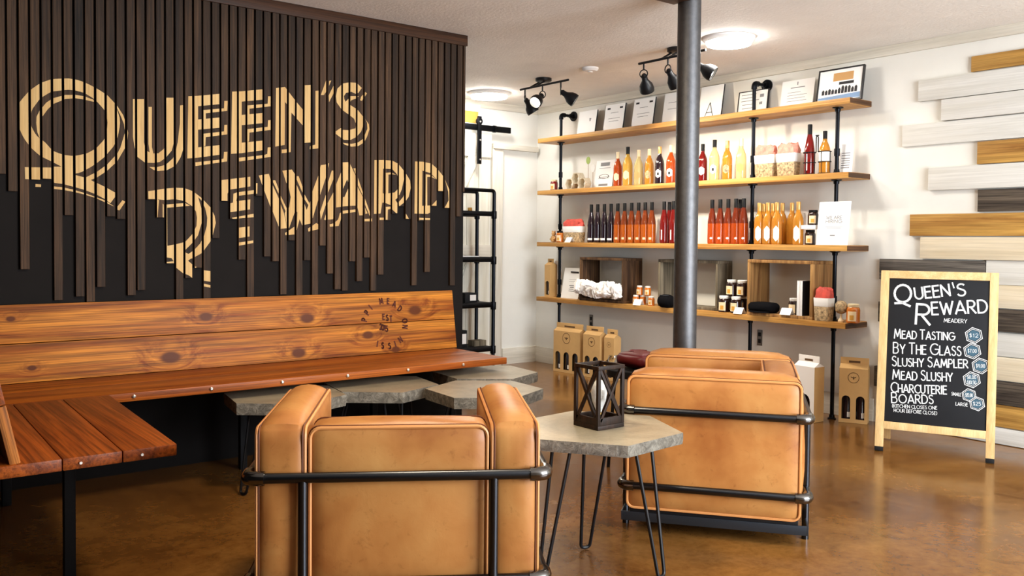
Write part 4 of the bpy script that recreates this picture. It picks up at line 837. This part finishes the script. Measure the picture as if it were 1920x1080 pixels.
for i in range(11): yy = w*.36-i*w*.072; hh = rr.uniform(.10, .2)*h; mb.box(-.0008, 0, yy-w*.028, yy+w*.028, h*.24, h*.24+hh); mb.box(-.0009, 0, yy-w*.014, yy+w*.014, h*.24+hh, h*.27+hh)
mb.build('printed_crowd', 'ink', f, smooth=0); MB().box(-.0009, 0, -w*.3, w*.02, h*.50, h*.58).build('printed_canopy', 'ink', f, smooth=0)

# ---- bottles
def arc_label(mb, r, z0, z1, a0, a1, n=8, diamond=False):
    vs = []; fs = []
    for i in range(n+1):
        a = math.radians(a0+(a1-a0)*i/n); s_ = 0
        if diamond: s_ = (z1-z0)*.22*(abs(2*i/n-1))
        vs += [(r*math.cos(a), r*math.sin(a), z0+s_), (r*math.cos(a), r*math.sin(a), z1-s_)]
    for i in range(n): fs.append((2*i, 2*i+2, 2*i+3, 2*i+1))
    return mb.add(vs, fs)
HOCK = ([(.030, 0), (.0335, .004), (.0345, .012), (.0345, .150), (.0325, .180), (.0260, .222), (.0185, .255), (.0150, .275)], [(.0158, .262), (.0152, .280), (.0152, .338), (.0140, .341)])
WINE = ([(.033, 0), (.0365, .004), (.0375, .012), (.0375, .160), (.0345, .184), (.0240, .212), (.0160, .230), (.0145, .25)], [(.0152, .226), (.0148, .26), (.0150, .298), (.0140, .301)])
protos = {}
def bottle(kind, label, loc, group, shape, liq, cap, lab, scale=1.0, lz=(.03, .12), diamond=False, la=(165, 245), print_m=None, shade=None):
    if kind in protos: return dup(protos[kind], loc, random.uniform(-.2, .2), label)
    t = thing('mead_bottle', label, 'bottle', loc, 0, group); t.scale = (scale,)*3
    if shade:
        MB().lathe(shape[0][:4]+[(.0343, .156)], 18).build('glass_body', liq, t); MB().lathe([(.0343, .156)]+shape[0][4:], 18).build('glass_shoulder', shade, t)
    else: MB().lathe(shape[0], 18).build('glass_body', liq, t)
    MB().lathe(shape[1], 14).build('capsule', cap, t)
    if lab:
        lo = arc_label(MB(), shape[0][3][0]+.0006, lz[0], lz[1], la[0], la[1], diamond=diamond).build('paper_label', lab, t)
        if print_m: arc_label(MB(), shape[0][3][0]+.0011, lz[0]+(lz[1]-lz[0])*.3, lz[0]+(lz[1]-lz[0])*.62, la[0]+25, la[1]-25).build('label_print', print_m, lo)
    protos[kind] = t; return t
g3 = 'bottles in a row on the third shelf'
for i, px in enumerate((1108, 1120, 1132.5, 1145)): bottle('dark', f'{ORD[i]} dark berry bottle from the left in the row on the third shelf', pos(px, 2, 5.40), g3, HOCK, 'liq_dark', 'blackcap', 'label_white', 1.0, (.022, .040), print_m=None)
for i, px in enumerate((1157.5, 1170.5, 1183.5, 1196.5, 1209, 1221.5)): bottle('amber', f'{ORD[i]} amber bottle from the left in the row left of the steel column', pos(px, 2, 5.40), g3, HOCK, 'liq_amber', 'blackcap', 'label_cream', 1.0, (.030, .048), la=(185, 225), shade='shade_amber')
for i, px in enumerate((1244.5, 1254.5, 1262)): bottle('ruby', f'{ORD[i]} ruby red bottle from the left, beside the column on the third shelf', pos(px, 2, 5.475 if i == 1 else 5.39), g3, HOCK, 'liq_red', 'blackcap', 'label_white', 1.0, (.03, .11), la=(180, 196))
for i, px in enumerate((1334.5, 1349.5, 1364.5, 1379, 1393.5)): bottle('copper', f'{ORD[i]} copper bottle from the left in the row right of the steel column', pos(px, 2, 5.40), g3, HOCK, 'liq_rose', 'blackcap', 'label_white', 1.0, (.036, .052), la=(192, 225), diamond=True, shade='shade_copper')
bottle('copper', 'copper bottle standing in the back row right of the steel column', pos(1387, 2, 5.50), g3, HOCK, 'liq_rose', 'blackcap', None)
for i, px in enumerate((1423, 1439, 1456, 1496)): bottle('gold', f'{ORD[i]} front bottle with white hexagonal label and gold capsule on third shelf', pos(px, 2, 5.37), g3, WINE, 'liq_honey', 'goldcap', 'label_white', 1.0, (.022, .135), True, (170, 235))
for i, px in enumerate((1431, 1448, 1466, 1484)): bottle('goldback', f'{ORD[i]} back bottle with gold capsule behind the white-labelled bottles on third shelf', pos(px, 2, 5.475), g3, WINE, 'liq_honey', 'goldcap', None)
g2 = 'decorated bottles on the second shelf'
for px, sh_, liq, cap, lab, sc, lbl in ((1158, WINE, 'liq_rose', 'cork', 'label_cream', 1.0, 'rose bottle with cream label, leftmost of the decorated bottles'), (1176.5, WINE, 'liq_gold', 'blackcap', 'label_cream', 1.12, 'golden bottle with tall black capsule on the second shelf left of column'),
        (1197, WINE, 'liq_pale', 'cork', 'sepia', 1.0, 'pale bottle with round sepia label between golden and orange bottles'), (1217, WINE, 'liq_honey', 'cork', 'pattern', 1.0, 'orange honey bottle with patterned label on the second shelf'),
        (1236.5, WINE, 'liq_dark', 'goldcap', 'label_white', 1.03, 'dark bottle with round white label left of the steel column'), (1257.5, WINE, 'liq_rose', 'cork', 'label_white', 1.04, 'rose bottle with white label nearest the column on its left'),
        (1317, WINE, 'liq_red', 'blackcap', 'label_white', .98, 'red bottle with white label just right of the column, second shelf'), (1339, WINE, 'liq_pale', 'blackcap', 'label_white', 1.06, 'pale yellow bottle with black capsule and round white label'),
        (1363, WINE, 'liq_honey', 'goldcap', 'pattern', 1.0, 'bottle with busy black and gold pattern label on second shelf'), (1389, WINE, 'liq_pale', 'cork', 'green', 1.02, 'clear pale bottle with grey green label beside the middle pipe')):
    bottle('d%d' % px, lbl, pos(px, 1), g2, sh_, liq, cap, lab, sc, (.05, .12), True, (165, 240), 'ink' if px in (1339, 1236.5, 1257.5) else None)
bottle('tallred', 'tall red bottle standing in the wire caddy on the second shelf', pos(1517, 1, 5.40), g2, HOCK, 'liq_red', 'blackcap', 'label_white', 1.03, (.03, .14), la=(172, 190))
bottle('caddywhite', 'amber bottle with white wrap label in the wire caddy', pos(1545.5, 1, 5.40), g2, WINE, 'liq_honey', 'blackcap', 'label_white', .98, (.085, .155), la=(130, 280))
cx_, cy_, cz_ = pos(1531, 1, 5.40); t = thing('bottle_caddy', 'black wire caddy holding two bottles on the second shelf', 'caddy', (cx_, cy_, cz_))
yA, yB = Yp(1517, 1, 5.40)-cy_, Yp(1545.5, 1, 5.40)-cy_
for yy in (yA, yB):
    for z in (.006, .085, .155): MB().tube([(math.cos(a)*.042, yy+math.sin(a)*.042, z) for a in [i*2*PI/20 for i in range(20)]], .003, 6, True).build('wire_ring', 'black', t)
    for a in (0, PI/2, PI, 1.5*PI): MB().tube([(math.cos(a)*.042, yy+math.sin(a)*.042, .006), (math.cos(a)*.042, yy+math.sin(a)*.042, .155)], .0025, 6).build('wire_upright', 'black', t)
MB().tube(bez([(0, .008, .155), ((0, .008, .27), .02), ((0, -.008, .27), .02), (0, -.008, .155)], 4), .004, 8).build('handle', 'black', t)

# ---- jars
JAR = [(.034, 0), (.038, .004), (.038, .075), (.034, .088), (.029, .094)]
jp = {}
def jar(label, loc, liq='jar_dark', lid='lid_white', sc=1.0, group='jars of honey and jam'):
    key = (liq, lid)
    if key in jp: o = dup(jp[key], loc, random.uniform(-.25, .25), label); o.scale = (sc,)*3; return o
    t = thing('preserve_jar', label, 'jar', loc, 0, group); t.scale = (sc,)*3
    MB().lathe(JAR, 18).build('glass_body', liq, t); MB().lathe([(.031, .092), (.032, .094), (.032, .108), (.029, .110)], 18).build('lid', lid, t)
    lo = arc_label(MB(), .0386, .012, .068, 160, 235).build('paper_label', 'label_cream', t); arc_label(MB(), .0391, .018, .046, 180, 215).build('label_print', 'honey', lo)
    jp[key] = t; return t
jar('red jam jar at the far left end of the second shelf', pos(1039, 1), 'jar_red', 'cork', .95)
jar('small jar with cream label beside the figurine on the third shelf', pos(1050, 2, 5.36), 'jar_honey', 'blackcap', .95)
x, y, z = pos(1519, 2, 5.40); jar('dark jar below another jar, left of the white hiring sign', (x, y, z), 'jar_dark', 'blackcap', .95); jar('dark jar stacked on top, left of the white hiring sign', (x, y-.02, z+.137), 'jar_dark', 'blackcap', .95)
o = MB().box(-.05, .05, -.055, .055, 0, .028).build('card_box', 'boxwhite', bevel=.002, loc=(x, y-.012, z+.108)); tag(o, 'small white card box between two stacked jars by the hiring sign', 'box')
for i, (px, X) in enumerate(((1192, 5.36), (1205, 5.40), (1221, 5.36))): jar(f'{ORD[i]} honey jar from the left in the lower row behind the price card', pos(px, 3, X), 'jar_honey', 'lid_white', .72)
for i, (px, X) in enumerate(((1199, 5.38), (1214, 5.385))): x, y, z = pos(px, 3, X); jar(f'{ORD[i]} honey jar from the left stacked on the lower honey jars', (x, y, z+.0795), 'jar_honey', 'lid_white', .72)
for i, px in enumerate((1357, 1380)): jar(f'{ORD[i]} dark preserve jar in the lower row beside the light crate', pos(px, 3, 5.37), 'jar_dark', 'lid_white', 1.12)
o = None
for i, px in enumerate((1371.5, 1391)): x, y, z = pos(px, 3, 5.42); MB; jar(f'{ORD[i]} dark preserve jar in the upper row left of the light crate', (x, y, z+.1225), 'jar_dark', 'lid_white', 1.12)
for i, px in enumerate((1371.5, 1391)): x, y, z = pos(px, 3, 5.46); jar(f'{ORD[i]} dark preserve jar behind the lower row, under the upper jars', (x, y, z), 'jar_dark', 'lid_white', 1.12)
jar('dark preserve jar beside the white book inside the light crate', (lambda q: (q[0], q[1], q[2]+.0225))(pos(1489, 3, 5.40)), 'jar_dark', 'lid_white', 1.05)
jar('large honey jar at the right end of the lowest shelf', pos(1600, 3, 5.38), 'jar_honey', 'cork', 1.15)

# ---- gift bags with red tissue
def gift_bag(label, px0, px1, k, X, h, th=.35, low='pattern', tissue='tissue_red'):
    y0, y1 = Yp(px0, k, X), Yp(px1, k, X); w = y0-y1; t = thing('gift_bag', label, 'gift bag', (X, (y0+y1)/2, SH[k]+.0005), 0, 'gift bags with red tissue')
    d = .08; hb = h*(1-th); a = .42*w; b = .5*w
    def body(z0, z1, f0, f1): return [(-d/2*f0, -w/2*f0, z0), (d/2*f0, -w/2*f0, z0), (d/2*f0, w/2*f0, z0), (-d/2*f0, w/2*f0, z0), (-d/2*f1, -w/2*f1, z1), (d/2*f1, -w/2*f1, z1), (d/2*f1, w/2*f1, z1), (-d/2*f1, w/2*f1, z1)]
    MB().hexa(body(0, hb*.62, .86, .94)).build('printed_base', low, t, bevel=.004); MB().hexa(body(hb*.62, hb, .945, 1.0)).build('white_band', 'paper', t, bevel=.003)
    rnd = random.Random(px0); mb = MB(); n = 18; prev = None
    for r in range(4):
        f = (1.0, .96, .9, .72)[r]; z = hb+(h-hb)*(0, .35, .75, 1.0)[r]; ringv = []
        for i in range(n):
            a = 2*PI*i/n; c, s_ = math.cos(a), math.sin(a); q = max(abs(c), abs(s_)); jit = 1+rnd.uniform(-.12, .12)*(r > 0)
            ringv.append((d/2*f*c/q*jit, w/2*f*s_/q*jit, z+rnd.uniform(-.012, .012)*(r > 0)))
        if prev is None: base = mb.add(ringv, []); prev = 0
        else:
            b0 = len(mb.v); mb.add(ringv, [])
            for i in range(n): mb.f.append([b0-n+i, b0-n+(i+1) % n, b0+(i+1) % n, b0+i]); mb.mi.append(0)
    mb.f.append(list(range(len(mb.v)-n, len(mb.v)))); mb.mi.append(0); mb.build('red_tissue', tissue, t, smooth=20)
    return t
gift_bag('cream gift bag with red tissue beside the middle pipe, second shelf', 1419, 1455, 1, 5.42, .235, .3, tissue='tissue_pink'); gift_bag('cream gift bag with red tissue left of the wire caddy, second shelf', 1460, 1496, 1, 5.42, .235, .3, tissue='tissue_pink')
gift_bag('small gift bag with red tissue at the left end of third shelf', 1060, 1093, 2, 5.40, .205, .28); gift_bag('gift bag with red tissue at the right of the lowest shelf', 1531, 1559, 3, 5.345, .225, .3)

# ---- honeycomb rack, cards, signs and other small things
x, y, z = pos(1084, 1, 5.41); hc = thing('honeycomb_rack', 'small rack of three wooden hexagon cells on the second shelf', 'rack', (x, y, z))
R = .056
for i, (u, v) in enumerate(((R*1.53, R*.87), (-R*1.53, R*.87), (0, R*1.76))):
    cy2, cz2 = u, v; mb = MB()
    o_ = [(math.cos(a)*R, math.sin(a)*R) for a in [k*PI/3 for k in range(6)]]; in_ = [(p*.86, q*.86) for p, q in o_]
    for k in range(6):
        j = (k+1) % 6; A = [(o_[k]), (o_[j]), (in_[j]), (in_[k])]
        mb.hexa([(-.035, cy2+a, cz2+b) for a, b in A]+[(.035, cy2+a, cz2+b) for a, b in A])
    mb.build('hexagon_cell', 'plank_cream', hc, smooth=0)
for i, (px, py, m) in enumerate(((1103, 301, 'green'), (1112, 316, 'boxwhite'))):
    p = at(px, py, 'X', 5.49); t = thing('paper_ornament', ['green and white oval ornament on a stick behind the honeycomb rack', 'pale pink oval ornament on a stick behind the honeycomb rack'][i], 'ornament', (5.49, p[1], SH[1]+.0005))
    MB().lathe([(.02, 0), (.02, .008)], 12).build('foot', 'boxwhite', t); MB().tube([(0, 0, .008), (0, 0, p[2]-SH[1]-.03)], .002, 6).build('stick', 'crate', t)
    MB().lathe([(.024, -.004), (.026, 0), (.024, .004)], 18, (0, 0, p[2]-SH[1]), np.array(((0, 0, 1), (1, 0, 0), (0, 1.35, 0)))).build('oval_face', m, t)
f = leaner('printed_card', 'tall white printed card behind the honeycomb rack on second shelf', 'card', 1113, 1147, 1, .255, 5.47, .15, .004, 'paper', 0); lines(*f, [(.25, .75, .86, .016), (.2, .8, .72, .002), (.25, .8, .40, .002), (.2, .8, .36, .002), (.25, .75, .12, .010)]); 
mbx = MB()
for i in range(24): a = i*2*PI/24; a2 = a+2*PI/24; c = (f[0], f[1], f[2]); mbx.add([(-.0003, math.cos(q)*f[1]*.28*s_, f[2]*.42+math.sin(q)*f[2]*.08*s_) for q, s_ in ((a, 1), (a2, 1), (a2, .86), (a, .86))], [(0, 1, 2, 3)])
mbx.build('printed_emblem', 'ink', f[0], smooth=0)
f = leaner('acrylic_card', 'clear stand with fine print at the right end of second shelf', 'card', 1573, 1596, 1, .20, 5.45, .10, .003, 'paper', 0)
lines(*f, [(.1, .8, v, .003) for v in (.2, .28, .36, .44, .52, .62, .7)])
f = leaner('hiring_sign', 'white sign reading we are hiring on the third shelf', 'sign', 1530, 1589, 2, .295, 5.335, .12, .004, 'paper', 0, back='boxwhite')
ftext(f[0], 'WE ARE', f[1], f[2], .26, .60, .020, f[1]*.52, 'greyink', .0035); ftext(f[0], 'HIRING', f[1], f[2], .26, .51, .020, f[1]*.52, 'greyink', .0035); lines(*f, [(.25, .8, .42, .0015), (.3, .75, .39, .0012), (.42, .58, .22, .004)])
# bear figurine and card at the left end of the third shelf
x, y, z = pos(1038, 2, 5.36); t = thing('bear_figurine', 'small brown bear figurine on the left end of third shelf', 'figurine', (x, y, z))
MB().lathe([(.004, 0), (.026, .006), (.030, .03), (.024, .055), (.010, .066)], 14).build('body', 'sepia', t); MB().lathe([(.003, .058), (.018, .066), (.021, .082), (.014, .097), (.003, .101)], 14).build('head', 'sepia', t)
for s_ in (-1, 1): MB().lathe([(.002, -.008), (.008, -.003), (.008, .003), (.002, .008)], 10, (0, s_*.016, .10)).build('ear', 'sepia', t); MB().tube([(0, s_*.024, .045), (-.02, s_*.028, .025)], .008, 8).build('arm', 'sepia', t)
def tent(label, px, k, X, w=.075, h=.045, rz=0):
    x, y, z = pos(px, k, X); z += .0225 if w > .08 else 0; t = thing('price_card', label, 'price card', (x, y, z), rz, 'folded white price cards')
    MB().prism([(-.030, -w/2, 0), (-.027, -w/2, 0), (0, -w/2, h), (-.002, -w/2, h+.002)], (0, w, 0)).build('front_flap', 'paper', t); MB().prism([(.030, -w/2, 0), (.027, -w/2, 0), (-.002, -w/2, h), (0, -w/2, h+.002)], (0, w, 0)).build('rear_flap', 'paper', t)
    MB().add([(-.0185, -.012, h*.42), (-.0185, .012, h*.42), (-.0135, .012, h*.60), (-.0135, -.012, h*.60)], [(0, 1, 2, 3)]).build('price_print', 'greyink', t)
tent('white price card before the small gift bag on the third shelf', 1068, 2, 5.345); tent('white price card before the honey jars on the lowest shelf', 1197, 3, 5.335, rz=.15); tent('white price card before the dark jars, left of the black cloth', 1387, 3, 5.335); tent('white price card inside the light crate, right of black cloth', 1476, 3, 5.335, .085)
# crates
def crate(label, px0, px1, X0, X1, h, m, th=.022, back=False):
    y0, y1 = Yp(px0, 3, X0), Yp(px1, 3, X0); t = thing('wooden_crate', label, 'crate', ((X0+X1)/2, (y0+y1)/2, SH[3]+.0005), 0, 'open wooden display crates'); w = y0-y1; d = X1-X0
    MB().box(-d/2, d/2, -w/2, w/2, h-th, h).build('top_board', m, t, bevel=.002); MB().box(-d/2, d/2, -w/2, w/2, 0, th).build('bottom_board', m, t, bevel=.002)
    for s_ in (-1, 1): MB().box(-d/2, d/2, s_*(w/2)-th*(s_ > 0), s_*(w/2)+th*(s_ < 0), th, h-th).build('side_board', m, t, bevel=.002)
crate('open brown wooden crate with white tissue on the lowest shelf', 1086, 1168, 5.33, 5.56, .385, 'cratedark')
crate('dark open crate half hidden behind the steel column', 1233, 1345, 5.392, 5.565, .385, 'crategrey')
crate('light pine open crate right of the dark jars on lowest shelf', 1400, 1523, 5.315, 5.555, .405, 'crate')
# tissue garland
y0, y1 = Yp(1084, 3, 5.33), Yp(1163, 3, 5.33); t = thing('tissue_garland', 'crumpled white tissue garland lying in the brown crate', 'garland', (5.315, (y0+y1)/2, SH[3]+.023)); rnd = random.Random(2)
for i in range(7):
    c = weld(cushion(0, 0, 0, .045, .05, .055, .02, .01, 6, i).build('ruffle', 'cloth_white', t)); bm = bmesh.new(); bm.from_mesh(c.data)
    for v in bm.verts: v.co *= 1+rnd.uniform(-.16, .16)
    bm.to_mesh(c.data); bm.free(); c.data.polygons.foreach_set('use_smooth', [False]*len(c.data.polygons))
    c.location = (rnd.uniform(-.01, .01)-.0, (y0-y1)/2-.04-i*(y0-y1-.08)/6, .07+rnd.uniform(0, .03)); c.rotation_euler = (rnd.uniform(-.4, .4), rnd.uniform(-.4, .4), rnd.uniform(-1, 1))
# folded black cloth
x, y, z = pos(1432, 3, 5.36); t = thing('baseball_cap', 'folded black fabric cap with white stitching in the light crate', 'cap', (x, y, z+.024))
c = weld(cushion(0, 0, .035, .06, .105, .035, .028, .006, 10, 5).build('crown', 'cloth_black', t)); MB().box(-.0628, -.061, .02, .045, .03, .045).build('stitching', 'boxwhite', t); MB().prism([(-.06, -.09, .004), (-.085, -.05, .0), (-.085, .05, 0), (-.06, .09, .004)], (0, 0, .006)).build('brim', 'cloth_black', t)
x, y, z = pos(1249, 3, 5.33); t = thing('black_pouch', 'rounded black fabric pouch beside the steel column on the lowest shelf', 'pouch', (x, y, z)); weld(cushion(0, 0, .05, .05, .075, .05, .045, .006, 8, 6).build('body', 'cloth_black', t)); MB().tube([(-.03, -.05, .098), (-.03, .05, .098)], .003, 6).build('zip', 'gunmetal', t)
# books, clipboard, boxed bottle
x, y, z = pos(1508, 3, 5.38)
for i in (0, 1):
    t = thing('white_book', ['white paperback standing against the light crate side', 'white paperback second from the crate side, beside the jar'][i], 'book', (x-.0, y-.012+i*.024, z+.0225), 0); MB().box(-.055, .055, -.009, .009, 0, .24).build('pages', 'paper', t, bevel=.001)
    MB().box(-.057, .057, -.011, -.009, -.0, .243).build('cover', 'black' if i == 0 else 'boxwhite', t); MB().box(-.057, .057, .009, .011, 0, .243).build('cover', 'boxwhite', t)
f = leaner('clipboard', 'white clipboard sheet leaning at the left of the lowest shelf', 'clipboard', 1051, 1083, 3, .285, 5.385, .18, .006, 'paper', 0); lines(*f, [(.35, .9, .62, .0012), (.35, .9, .55, .0012), (.4, .9, .42, .004), (.45, .85, .36, .004), (.4, .9, .30, .003), (.4, .9, .24, .003)]); MB().box(-.008, .0, -f[1]*.36, f[1]*.1, f[2]*.84, f[2]*.88).build('clip', 'iron', f[0], bevel=.003)
def arch(u0, u1, v0, v1, n=8):
    r = (u1-u0)/2; c = (u0+u1)/2; return [(u0, v0), (u1, v0), (u1, v1-r)]+[(c+r*math.cos(a), v1-r+r*math.sin(a)) for a in [PI*i/n for i in range(1, n)]]+[(u0, v1-r)]
def carrier(label, loc, rz, w, d, h, nwin, m='kraft', emblem=True, tz=0.0, win=(.06, .42), handle=True):
    t = thing('bottle_carrier', label, 'bottle carrier', loc, rz, 'cardboard bottle carriers')
    hb = h*.84; holes = []; bw = w/nwin
    for i in range(nwin): c = -w/2+bw*(i+.5); holes.append(arch(c-bw*.30, c+bw*.30, h*win[0], h*win[1]))
    def front(pts): return [(-d/2, -u, v) for u, v in pts]
    mb = MB(); mb.poly(front([(-w/2, 0), (w/2, 0), (w/2, hb), (-w/2, hb)]), [front(q) for q in holes]); mb.build('front_panel', m, t, smooth=0)
    mb = MB()
    for s_ in (-1, 1): mb.add([(-d/2, s_*w/2, 0), (d/2, s_*w/2, 0), (d/2, s_*w/2, hb), (-d/2, s_*w/2, hb)], [(0, 1, 2, 3)])
    mb.add([(d/2, -w/2, 0), (d/2, w/2, 0), (d/2, w/2, hb), (d/2, -w/2, hb)], [(0, 1, 2, 3)]); mb.add([(-d/2, -w/2, .001), (d/2, -w/2, .001), (d/2, w/2, .001), (-d/2, w/2, .001)], [(0, 1, 2, 3)])
    mb.build('carton', 'kraft', t, smooth=0)
    # sloping shoulders up to the carrying flap
    hh = [(-.0005, -u, v) for u, v in arch(-w*.2, w*.2, h*.92, h*.955, 4)]
    mb = MB(); mb.add([(-d/2, -w/2, hb), (-d/2, w/2, hb), (-.004, w/2, h*.90), (-.004, -w/2, h*.90)], [(0, 1, 2, 3)]); mb.add([(d/2, -w/2, hb), (d/2, w/2, hb), (.004, w/2, h*.90), (.004, -w/2, h*.90)], [(0, 1, 2, 3)])
    mb.add([(-d/2, -w/2, hb), (d/2, -w/2, hb), (0, -w/2, h*.9)], [(0, 1, 2)]); mb.add([(-d/2, w/2, hb), (d/2, w/2, hb), (0, w/2, h*.9)], [(0, 1, 2)]); mb.build('shoulder', m, t, smooth=0)
    MB().box(-.004, .004, -w/2, w/2, h*.885, h).build('carry_flap', m, t, bevel=.001)
    if handle: MB().box(-.0046, .0046, -w*.2, w*.2, h*.915, h*.95).build('handle_slot', 'kraftdark', t, bevel=.001)
    for i in range(nwin):
        c = -w/2+bw*(i+.5); b = MB().lathe([(.030, .004), (.036, .012), (.036, h*.42), (.03, h*.5), (.016, h*.62), (.015, h*.74)], 14, (.0, -c, 0)).build('bottle_inside', 'dark', t)
        arc_label(MB(), .0366, h*.08, h*.16, 190, 235).build('bottle_label', 'label_white', b); b.children[0].location = (0, -c, 0)
    if emblem:
        mb = MB(); cz = h*.70; r = min(w*.20, .05)
        for i in range(28):
            a, b = 2*PI*i/28, 2*PI*(i+1)/28; mb.add([(-d/2-.0008, math.cos(q)*r*k, cz+math.sin(q)*r*k) for q, k in ((a, 1), (b, 1), (b, .9), (a, .9))], [(0, 1, 2, 3)])
        for pts in ([(-.1, .1), (.1, .1), (.16, -.25), (0, -.45), (-.16, -.25)], [(.05, .05), (.62, .28), (.5, -.02), (.1, -.1)], [(-.05, .05), (-.62, .28), (-.5, -.02), (-.1, -.1)], [(-.12, .1), (.12, .1), (.08, .3), (-.08, .3)]): mb.add([(-d/2-.0009, -u*r*.8, cz+v*r*.8) for u, v in pts], [tuple(range(len(pts)))])
        mb.build('printed_bee_emblem', 'kraftdark', t, smooth=0)
    return t
carrier('wide kraft cardboard carrier with three bottle windows in the corner', (5.345, at(1061, 690, 'X', 5.30)[1], .001), .06, .335, .09, .45, 3)
carrier('kraft cardboard carrier with two windows, second from the corner', (5.345, at(1108, 695, 'X', 5.30)[1], .001), .05, .205, .09, .45, 2)
carrier('narrow kraft cardboard carrier for one bottle, third from the corner', (5.36, at(1140, 697, 'X', 5.31)[1], .001), .05, .115, .09, .44, 1)
x0 = 5.25; pA = at(1524, 780, 'X', x0)
carrier('pale cardboard carrier standing behind the right armchair', (x0, pA[1]+.035, .001), -.10, .17, .10, .44, 1, 'boxwhite', False)
carrier('kraft cardboard carrier with two windows beside the chalkboard sign', (5.445, 3.222, .001), .42, .18, .10, .435, 2)
x, y, z = pos(1032, 3, 5.40); carrier('slim kraft box with arched window at the left of lowest shelf', (x, y, z), .05, .075, .09, .36, 1, 'kraft', False, handle=True)
o = MB().box(-.003, .003, -.05, .05, 0, .34).build('white_board', 'boxwhite', bevel=.001, loc=(5.46, Yp(1046, 3, 5.46), SH[3]+.001)); tag(o, 'plain white board standing behind the slim kraft box', 'board')
# small bits at the right end of the lowest shelf
x, y, z = pos(1577, 3, 5.36); t = thing('dried_flowers', 'dried flower ornament in front of the large honey jar', 'ornament', (x, y, z)); MB().lathe([(.018, 0), (.020, .01), (.008, .03), (.006, .07)], 12).build('stem', 'label_cream', t); c = weld(cushion(0, 0, .10, .03, .036, .04, .025, .004, 6, 8).build('bloom', 'pattern', t))
# black stool with maroon bag behind the lantern
q = at(1192, 690, 'Z', .53); t = thing('round_stool', 'black round side stool behind the lantern', 'stool', (q[0], q[1], 0)); MB().lathe([(.15, .49), (.155, .495), (.155, .525), (.15, .53)], 28).build('top', 'black', t)
for i in range(3): a = i*2*PI/3+.4; MB().tube([(math.cos(a)*.11, math.sin(a)*.11, .49), (math.cos(a)*.14, math.sin(a)*.14, 0)], .009, 8).build('leg', 'black', t)
t = thing('maroon_bag', 'soft maroon bag lying on the black stool', 'bag', (q[0]+.02, q[1]-.01, +.5425)); weld(cushion(0, 0, .034, .09, .10, .034, .03, .012, 10, 4).build('body', 'maroon', t)); MB().tube([(math.cos(a)*.05, math.sin(a)*.06, .074) for a in [PI*i/10 for i in range(11)]], .006, 8).build('strap', 'maroon', t)
t = thing('stemless_glass', 'small clear glass on the black stool beside maroon bag', 'glass', (q[0]-.075, q[1]+.095, .5305)); MB().lathe([(.016, 0), (.026, .015), (.028, .04), (.022, .062), (.0205, .062), (.026, .04), (.024, .018), (.002, .006)], 18).build('bowl', 'clear', t)
